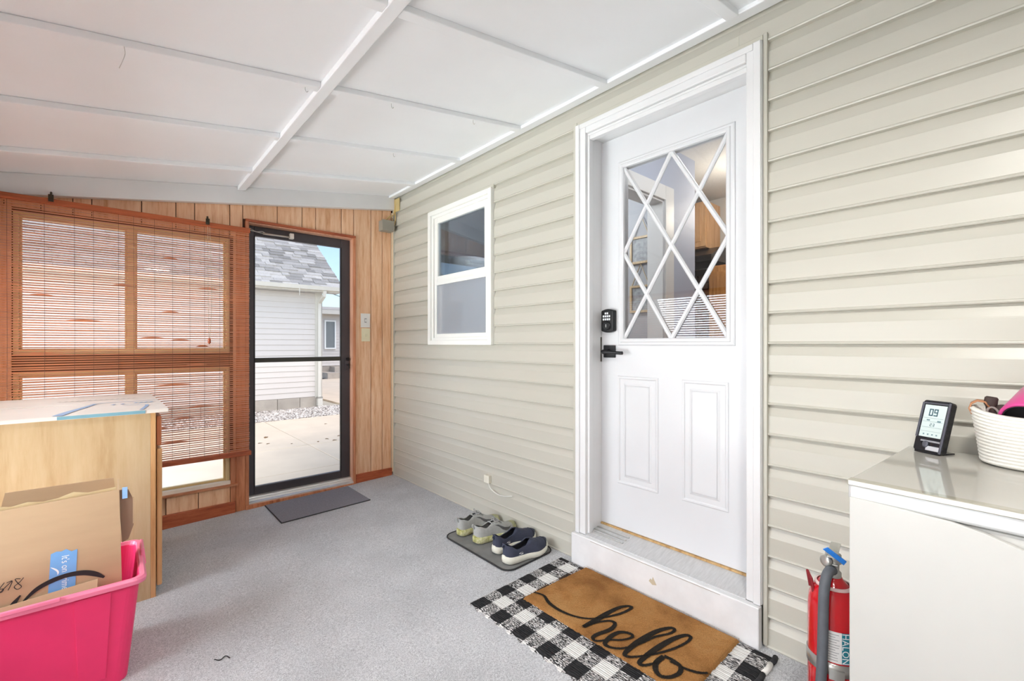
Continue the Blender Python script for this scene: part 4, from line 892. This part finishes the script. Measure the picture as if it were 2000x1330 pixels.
# tote
PINK = M('pink_plastic', (238, 52, 110), .38, .05, 6, .03, 60); PINKL = M('pink_rim', (246, 130, 164), .3, .05, 8)
tt = tag(empty('pink_tote', (-.215, 2.30, fz(-.2))), 'hot pink plastic storage tote holding a cardboard box', 'tote')
def tring(hx, hy, z, r=.035): return [(x, y, z) for x, y in rounded(-hx, hx, -hy, hy, r)]
body = MB().rings([tring(.255, .172, 0), tring(.258, .175, .012), tring(.292, .198, .355), tring(.297, .203, .362), tring(.288, .196, .362), tring(.252, .169, .012)], cap=True)
tbody = mk('body', body, PINK, tt, smooth=False, bevel=.002)
mk('rim', MB().rings([tring(.292, .199, .350), tring(.309, .214, .352), tring(.311, .216, .366), tring(.305, .211, .374), tring(.294, .201, .374), tring(.290, .197, .360)], cap=False, closed=True), PINKL, tt, bevel=.001)
for x0, x1, x2, x3 in ((-.17, -.11, -.12, -.165), (.12, .215, .20, .13)):
    # raised trapezoid panels on the long side
    pts = [(x3, .04), (x2, .04), (x1, .345), (x0, .345)]
    yy = lambda z: -(.175+(.198-.175)*z/.355)
    mk('side_rib', MB().hexa([(x, yy(z)-.0035, z) for x, z in pts]+[(x, yy(z)+.004, z) for x, z in pts]), PINK, tbody, bevel=.002)
bx('rim_step', PINKL, (-.12, .09, -.222, -.21, .366, .378), tt, .002); bx('rim_step', PINKL, (-.26, -.17, -.222, -.21, .366, .378), tt, .002)
hl = mk('latch_handle', MB().hexa([(.300, .0, .335), (.318, .0, .335), (.318, .12, .335), (.300, .12, .335), (.300, .0, .40), (.312, .0, .40), (.312, .12, .40), (.300, .12, .40)]), PINKL, tt, bevel=.005)
# cardboard box
cbx = tag(empty('cardboard_box', (-.215, 2.30, fz(-.2)+.013)), 'tall open brown cardboard box standing in the pink tote', 'box')
H_ = .665; xr = .256; xl = -.22; yf = -.105; yb_ = .10
mk('front_panel', MB().hexa([(xl, yf, 0), (xr-.006, yf, 0), (xr-.006, yf+.004, 0), (xl, yf+.004, 0), (xl, yf+.012, H_-.022), (xr-.020, yf+.012, H_-.008), (xr-.020, yf+.016, H_-.008), (xl, yf+.016, H_-.022)]), CARD, cbx)
bx('back_panel', CARD, (xl, xr-.02, yb_-.004, yb_, 0, H_-.062), cbx); bx('side_panel', CARD, (xl, xl+.004, yf+.004, yb_-.004, 0, H_-.02), cbx)
mk('side_panel', MB().hexa([(xr-.012, yf+.004, 0), (xr-.008, yf+.004, 0), (xr-.008, yb_, 0), (xr-.012, yb_, 0), (xr-.024, yf+.014, H_-.012), (xr-.020, yf+.014, H_-.012), (xr-.020, yb_, H_-.012), (xr-.024, yb_, H_-.012)]), CARD, cbx)
bx('bottom_panel', CARDIN, (xl+.004, xr-.02, yf+.004, yb_-.004, .0, .004), cbx)
mk('back_flap', MB().hexa([(xl+.14, yb_-.004, H_-.062), (xr-.03, yb_-.004, H_-.062), (xr-.03, yb_, H_-.062), (xl+.14, yb_, H_-.062), (xl+.15, yb_+.004, H_-.004), (xr-.035, yb_+.004, H_-.006), (xr-.035, yb_+.008, H_-.006), (xl+.15, yb_+.008, H_-.004)]), CARD, cbx)
te = []
for k in range(13):
    x = xl+(xr-.03-xl)*k/12; z = H_-.022+.014*k/12; j = .006*math.sin(k*2.3)+.004*math.sin(k*5.1); te.append([(x, yf+.017, z-.012), (x, yf+.019, z+.009+j)])
mk('torn_edge', MB().grid(te), M('torn_card', (206, 184, 142), .8), cbx, solid=.003)
fl_o = [(xr-.024, H_-.012), (xr+.006, H_-.016), (xr+.018, H_-.05), (xr+.021, H_-.15), (xr+.006, H_-.20), (xr-.012, H_-.208)]
mk('side_flap', MB().prism(fl_o, yf+.020, yf+.024, 'y'), M('flap_inner', (138, 108, 88), .75, .06), cbx)
bx('flap_edge', CARD, (xr+.0185, xr+.0225, yf+.019, yf+.025, H_-.145, H_-.05), cbx)
bx('tape_tab', M('tape_blue_pale', (150, 190, 234), .4), (xr-.012, xr+.003, yf+.012, yf+.016, H_-.045, H_-.004), cbx)
def fpt(x, z): return (x, yf-.0009+.012*z/(H_-.015), z)       # on the leaning front panel
pr = MB(); ox, oz = -.215, fz(-.2)+.013
def fw(x, z, o=0.0): p = fpt(x-ox, z-oz); return (p[0], p[1]-o, p[2])
tape = MB(); zs = [.425, .43, .427, .432, .42, .424]; xs = [-.156, -.142, -.130, -.118, -.105, -.090]
tape.add([fw(x, z) for x, z in zip(xs, zs)]+[fw(-.096, .282), fw(-.163, .284)], [tuple(range(8))])
tp_ = mk('blue_tape', tape, M('tape_blue', (120, 174, 230), .4, .04, 20), cbx)
TXW = M('tape_text', (240, 246, 252), .5)
tm_ = text_mb("It's on prime", .027); mk('tape_text', mapped(tm_, lambda a, b, c: fw(-.121-(-b), .352-a*.86, .0006)), TXW, tp_)
sm = MB(); ribbon(sm, [(-.150+.018*math.sin(t*.4), .392-.030*t/5.) for t in range(0, 6)], [.001, .004, .005, .005, .004, .001], lambda a, b: fw(a-.006, b-.012, .0006), 3); mk('smile_mark', sm, TXW, tp_)
pr = MB(); ribbon(pr, [(-.219, .290), (-.190, .318), (-.155, .334), (-.115, .341), (-.075, .336), (-.045, .322), (-.020, .302)], [.006, .013, .015, .015, .017, .016, .007], lambda a, b: fw(a, b, .0012), 6)
ribbon(pr, [(-.247, .275), (-.240, .292), (-.226, .312)], [.018, .013, .004], lambda a, b: fw(a, b, .0012), 5)
mk('arc_logo', pr, BLACKP, cbx)
hw_ = MB()
for st in ([(-.226, .366), (-.238, .369), (-.232, .354), (-.224, .340), (-.233, .334), (-.240, .345), (-.228, .356), (-.219, .368)], [(-.257, .363), (-.245, .366), (-.249, .350), (-.254, .338)], [(-.262, .366), (-.271, .352), (-.276, .341), (-.268, .337), (-.264, .346), (-.273, .348)], [(-.245, .366), (-.262, .348), (-.279, .328)]):
    ribbon(hw_, st, .0022, lambda a, b: fw(a, b, .001), 5)
mk('handwriting', hw_, BLACKP, cbx)
mk('lower_flap', MB().hexa([(xl, yf-.034, .28), (.175, yf-.034, .30), (.175, yf-.030, .30), (xl, yf-.030, .28), (xl, yf-.014, .330), (.178, yf-.010, .356), (.178, yf-.006, .356), (xl, yf-.010, .330)]), CARD, cbx)

# ================================================================== WHITE GLOSS CHEST ON THE RIGHT
fzr = tag(empty('white_chest', (1.237, .263, 0), (0, 0, R(-3.5))), 'white chest cabinet with glossy grey top against the siding', 'chest')
BODYW = M('chest_white', (190, 189, 184), .45, .03, 5, .05, 120); LIDW = M('lid_white', (188, 189, 188), .22, .02, 4); TOPG = M('lid_top_gloss', (176, 173, 165), .07, .02, 2, spec=.8)
FW, FD = .95, .545
bx('body', BODYW, (.008, FD, -FW, -.006, fz(1.25)+.02, .795), fzr, .006)
bx('plinth', M('plinth_grey', (90, 90, 90), .6), (.03, FD-.02, -FW+.02, -.03, fz(1.25), fz(1.25)+.022), fzr)
lid = bx('lid', LIDW, (0, FD, -FW, 0, .797, .836), fzr, .006, seg=3)
bx('lid_top', TOPG, (.001, FD, -FW, -.001, .835, .840), fzr, .003)
bx('front_lip', M('lip_gloss', (158, 154, 140), .08, .02, spec=.8), (-.003, .022, -FW, 0, .828, .8415), fzr, .002)
# thin laminate sheet over the front with a sagging top edge
tp = [(-.004, .803), (-.10, .800), (-.17, .797), (-.215, .789), (-.26, .775), (-.34, .742), (-.45, .69), (-.60, .62), (-.80, .55), (-FW, .52)]
mk('front_sheet', MB().prism(tp+[(-FW, fz(1.2)+.03), (-.004, fz(1.2)+.03)], -.004, .0075, 'x'), M('sheet_white', (192, 191, 186), .4, .025, 6, .05, 90), fzr, bevel=.0015)

# weather station
ws = tag(empty('weather_station', (1.690, .181, .841), (0, 0, R(-119))), 'dark grey weather station display standing on the white chest', 'weather station')
WSB = M('station_black', (34, 34, 38), .2, .05); WSG = M('station_grey', (96, 98, 108), .3, .05, metal=.4); LCD = M('lcd', (206, 220, 218), .12, .03)
TI = Matrix.Translation((0, 0, .004)) @ Matrix.Rotation(R(-17), 4, 'X') @ Matrix.Diagonal((.88, 1, 1.14, 1))
def wsm(m): return mapped(m, lambda x, y, z: TI @ Vector((x, y, z)))
prof = rounded(-.040, .040, 0, .128, .008)
mk('case', wsm(MB().prism([(x, z) for x, z in prof], 0, .020, 'y')), WSB, ws, bevel=.002)
bez = MB()
for d in [(-.040, -.033, .034, .122), (.033, .040, .0, .124), (-.033, .033, .118, .122)]: bez.box(d[0]+.0005, d[1]-.0005, -.003, .001, d[2], d[3])
mk('bezel', wsm(bez), WSG, ws, bevel=.001)
scn = mk('display', wsm(MB().box(-.0305, .0305, -.0012, .0005, .036, .116)), LCD, ws)
lc = MB()
def seg(mb, x, z, s, on):
    S_ = {'a': (0, 1, 1, 1), 'b': (1, .5, 1, 1), 'c': (1, 0, 1, .5), 'd': (0, 0, 1, 0), 'e': (0, 0, 0, .5), 'f': (0, .5, 0, 1), 'g': (0, .5, 1, .5)}
    for k in on:
        a, b, c, d = S_[k]; w = s*.09
        mb.box(x+min(a, c)*s*.55-w, x+max(a, c)*s*.55+w, -.0018, -.0011, z+min(b, d)*s-w, z+max(b, d)*s+w)
seg(lc, -.014, .090, .015, 'abcdef'); seg(lc, -.0005, .090, .015, 'abcdfg')
mk('lcd_digits', wsm(lc), M('lcd_dark', (70, 104, 116), .3), scn)
l2 = MB()
for z in (.083, .074, .060, .050): l2.box(-.028, .028, -.0017, -.0011, z, z+.0005)
seg(l2, -.006, .0635, .0065, 'abdeg'); seg(l2, .002, .0635, .0065, 'abcdg'); l2.box(-.018, -.009, -.0017, -.0011, .0765, .0795); l2.box(.012, .022, -.0017, -.0011, .075, .0785)
for x in (-.02, -.008, .004, .016): l2.box(x, x+.004, -.0017, -.0011, .041, .0445)
mk('lcd_small_marks', wsm(l2), M('lcd_mid', (120, 146, 152), .3), scn)
mk('button', wsm(mapped(MB().lathe([(.0085, 0), (.0085, .003), (.006, .0045), (0, .0045)], 20), lambda x, y, z: (x-.006, -z, y+.018))), WSG, ws, smooth=True)
mk('button_band', wsm(MB().box(-.022, .032, -.0025, .001, .024, .0285)), M('station_silver', (190, 192, 200), .2, metal=.6), ws, bevel=.001)
mk('lower_plate', wsm(MB().box(-.004, .032, -.0015, .001, .004, .015)), M('station_pale', (214, 216, 222), .2, metal=.2), ws, bevel=.001)
mk('stand_foot', MB().hexa([(-.03, .0, .0), (.03, .0, .0), (.03, .058, .0), (-.03, .058, .0), (-.03, .0, .004), (.03, .0, .004), (.03, .058, .003), (-.03, .058, .003)]), WSB, ws)

# rope basket
bk = tag(empty('rope_basket', (1.702, -.085, .841), (0, 0, R(-88))), 'white coiled rope basket with leather loop on the white chest', 'basket')
ROPEW = M('rope_white', (232, 230, 222), .85, .04, 90, .4, 300)
prof = []; nrow = 15
for k in range(nrow):
    for j in range(5):
        t = (k+j/5)/nrow; base_r = 1.08+.12*t**1.2; b_ = .018*math.sin(math.pi*j/5)
        prof.append((base_r+b_, .004+t*.122))
def bring(r, z):
    out = []
    for k in range(72):
        a = 2*math.pi*k/72; lift = .014*(z/.126)*(abs(math.cos(a))**4)
        out.append((.150*r*math.copysign(abs(math.cos(a))**.75, math.cos(a)), .090*r*math.copysign(abs(math.sin(a))**.75, math.sin(a)), z+lift))
    return out
mk('coils', MB().rings([bring(1.0, 0)]+[bring(r, z) for r, z in prof]+[bring(1.16, .128), bring(1.10, .10), bring(1.0, .012)]), ROPEW, bk, smooth=True)
LEA = M('leather_tan', (176, 122, 84), .5, .1, 30)
for sg in (-1, 1):
    mk('leather_loop', MB().grid([[(sg*(x-.010), y-.020, z), (sg*(x-.010), y+.020, z)] for x, y, z in [(.176, 0, .108), (.188, 0, .118), (.194, 0, .134), (.190, 0, .148), (.178, 0, .157), (.162, 0, .155), (.152, 0, .138)]]), LEA, bk, smooth=True, solid=.004)
bkw = bk
# things in the basket (placed in world)
pk = tag(empty('pink_tumbler', (1.676, -.016, .983)), 'magenta tumbler lying in the rope basket with black base', 'tumbler')
pk.rotation_euler = Vector((-.86, .25, -.34)).to_track_quat('Z', 'Y').to_euler()
MAG = M('magenta_plastic', (206, 70, 140), .3, .05, 5)
mk('shell', MB().lathe([(.043, -.065), (.046, -.06), (.046, .062), (.044, .066), (.039, .066), (.038, .060)], 40, cap=False), MAG, pk, smooth=True)
mk('base', MB().lathe([(.0, .052), (.036, .052), (.0385, .058), (.0385, .0635), (.036, .0635)], 40, cap=False), M('rubber_black', (24, 24, 28), .6, .2, 60), pk, smooth=True)
mk('far_end', MB().lathe([(.0, -.066), (.043, -.065)], 40, cap=False), MAG, pk)
gv_ = tag(empty('brown_glove', (1.688, .052, .930)), 'dark brown rolled glove poking out of the rope basket', 'glove')
DBR = M('dark_brown_cloth', (70, 56, 52), .8, .15, 40, .3, 200)
mk('roll', MB().tube(smooth_path([(0, 0, 0), (.002, .004, .035), (.0, .006, .06), (.0, .004, .078)], 4), [.012]*4+[.010]*4+[.013]*4+[.010], 12), DBR, gv_, smooth=True)
mk('cuff', MB().tube([(.004, -.012, 0), (.002, -.014, .045), (.0, -.012, .058)], [.012, .013, .008], 10), DBR, gv_, smooth=True)
mk('strap', MB().tube(smooth_path([(-.012, .008, .0), (-.012, .012, .04), (-.008, .004, .052), (-.008, -.008, .04), (-.008, -.012, 0)], 4), .003, 6), M('strap_grey', (150, 140, 134), .6), gv_, smooth=True)

# ================================================================== FIRE EXTINGUISHER
AX, AY = 1.500, .352; fzx = fz(AX)
ex = tag(empty('fire_extinguisher', (AX, AY, fzx)), 'red fire extinguisher with grey hose standing between siding and white chest', 'fire extinguisher')
RED = M('gloss_red', (204, 22, 34), .18, .04, 4, coat=.5); HOSE = M('hose_grey', (92, 96, 102), .6, .1, 40)
ca = math.atan2(-AY, -AX)                      # direction of the room side
def cyl(phi, r, z): a = ca-phi; return (r*math.cos(a), r*math.sin(a), z)
rc = .060
mk('cylinder', MB().lathe([(.0, .0), (rc-.006, .0), (rc, .008), (rc, .43), (rc-.003, .455), (rc-.012, .478), (rc-.028, .497), (.022, .507), (.020, .512), (0, .512)], 48, cap=False), RED, ex, smooth=True)
mk('neck_ring', MB().lathe([(rc-.019, .486), (rc-.016, .487), (rc-.018, .494), (rc-.022, .494)], 40, cap=False), M('ring_pale', (230, 200, 196), .4), ex, smooth=True)
vl = mk('valve', MB().lathe([(.019, .508), (.019, .524), (.014, .528), (.014, .545), (.019, .55), (.019, .572), (.012, .578), (0, .578)], 20, cap=False), STEEL, ex, smooth=True)
def lev(h0, h1, l, nm, mat):
    pts = [cyl(R(95), .012, h0), cyl(R(60), .03, h0+.01)]
    d = Vector((.985, .17, 0)); t = Vector((-d.y, d.x, 0)); w = .012
    mb = MB(); rows = []
    for s, z in ((-.025, h0), (.02, h0+.004), (.06, (h0+h1)/2+.004), (l, h1)):
        p = d*s; rows.append([(p.x+t.x*w, p.y+t.y*w, z), (p.x-t.x*w, p.y-t.y*w, z)])
    mk(nm, mb.grid(rows), mat, vl, solid=.004, bevel=.001)
lev(.572, .566, .11, 'squeeze_lever', STEEL); lev(.552, .540, .10, 'carry_handle', STEEL)
mk('gauge', mapped(MB().lathe([(.015, 0), (.015, .012), (.012, .014), (0, .014)], 20), lambda x, y, z: Vector(cyl(R(40), .018+z, 0))+Vector(cyl(R(130), x, 0))+Vector((0, 0, .556+y))), STEEL, vl, smooth=True)
mk('seal_tag', MB().grid([[Vector(cyl(R(20), .036, .600)), Vector(cyl(R(40), .036, .590))], [Vector(cyl(R(-60), .034, .566)), Vector(cyl(R(-50), .030, .556))]]), M('tag_blue', (40, 120, 206), .3, .2, 60), vl, solid=.003)
hp = [cyl(R(10), .012, .530), cyl(R(14), .035, .536), cyl(R(16), .058, .522), cyl(R(16), .074, .485), cyl(R(17), .0755, .40), cyl(R(19), .0755, .30), cyl(R(23), .076, .20), cyl(R(26), .077, .12), cyl(R(27), .077, .06)]
hs = mk('hose', MB().tube(smooth_path(hp, 5), .0125, 12), HOSE, ex, smooth=True)
mk('nozzle', MB().tube([cyl(R(22), .076, .215), cyl(R(23), .076, .195)], .0150, 12), M('hose_band', (226, 224, 220), .4), hs, smooth=True)
mk('hanging_loop', MB().tube([cyl(R(62), .050, .462), cyl(R(64), .056, .500), cyl(R(92), .060, .508), cyl(R(96), .054, .466)], .0042, 6), M('loop_red', (130, 26, 36), .4), ex)
def patch(nm, p0_, p1_, z0, z1, mat, parent, r=rc+.0008, n=12):
    return mk(nm, MB().grid([[cyl(R(p0_+(p1_-p0_)*k/n), r, z0), cyl(R(p0_+(p1_-p0_)*k/n), r, z1)] for k in range(n+1)]), mat, parent, smooth=True)
lab_ = patch('label', 21, -18, .305, .388, M('label_white', (232, 230, 226), .35), ex)
patch('label_band', -18, -46, .305, .388, M('label_teal', (40, 130, 146), .35), lab_)
tx = text_mb('HALON', .0235, 1.05)
mk('label_lettering', mapped(tx, lambda a, b, c: cyl(R(-25.5)-b/rc, rc+.0015, .3465-a*.98)), M('label_letter', (244, 246, 246), .4), lab_)
ln = MB(); rr = random.Random(8)
for k in range(11):
    z = .381-k*.0068; p_a = 18; p_b = -14+rr.uniform(0, 10)
    ln.grid([[cyl(R(p_a+(p_b-p_a)*j/6), rc+.0014, z), cyl(R(p_a+(p_b-p_a)*j/6), rc+.0014, z-.0012)] for j in range(7)])
mk('label_small_print', ln, M('print_dark', (120, 120, 122), .5), lab_)
st = mk('strap', MB().lathe([(rc+.0005, .270), (rc+.003, .270), (rc+.003, .302), (rc+.0005, .302)], 40, cap=False), STEEL, ex, smooth=True)
mk('strap_buckle', MB().grid([[cyl(R(8-30*k/6), rc+.007, .262), cyl(R(8-30*k/6), rc+.007, .288)] for k in range(7)]), STEEL, st, solid=.004)
l2_ = patch('inspection_label', -4, -50, .12, .258, M('label_white2', (230, 232, 234), .35), ex)
mk('label_outline', MB().grid([[cyl(R(-8-36*k/6), rc+.0014, .246), cyl(R(-8-36*k/6), rc+.0014, .252)] for k in range(7)]).grid([[cyl(R(-8), rc+.0014, .13), cyl(R(-11), rc+.0014, .13)], [cyl(R(-8), rc+.0014, .25), cyl(R(-11), rc+.0014, .25)]]), bpy.data.materials['label_teal'], l2_)
# small thread of debris on the carpet
tag(mk('dark_thread', MB().tube(smooth_path([(.29, 2.02, fz(.3)+.003), (.305, 2.0, fz(.3)+.004), (.325, 2.015, fz(.3)+.003), (.335, 1.99, fz(.3)+.003)], 4), .0018, 5), BLACKM), 'dark thread of debris lying on the grey carpet by the tote', 'debris')

# added ceiling fixture, unseen behind the camera, to brighten the carpet
cf = tag(empty('added_ceiling_light', (.45, -.10, zc(.45))), 'added unseen round ceiling light that brightens the porch floor', 'ceiling light')
mk('base', MB().lathe([(.0, .0), (.15, -.005), (.15, -.03), (.14, -.035)], 40, cap=False), WHITE, cf, smooth=True, rot=(0, -math.atan(.158), 0))
mk('diffuser', MB().lathe([(.138, -.034), (.13, -.05), (.07, -.062), (0, -.066)], 40, cap=False), emis('fill_diffuser', (255, 250, 242), 4), cf, smooth=True, rot=(0, -math.atan(.158), 0))
lamp('ceiling_fill', 'AREA', (.45, -.10, zc(.45)-.08), (0, 0, 0), 26, (1, .98, .95), shape='DISK', size=.26)
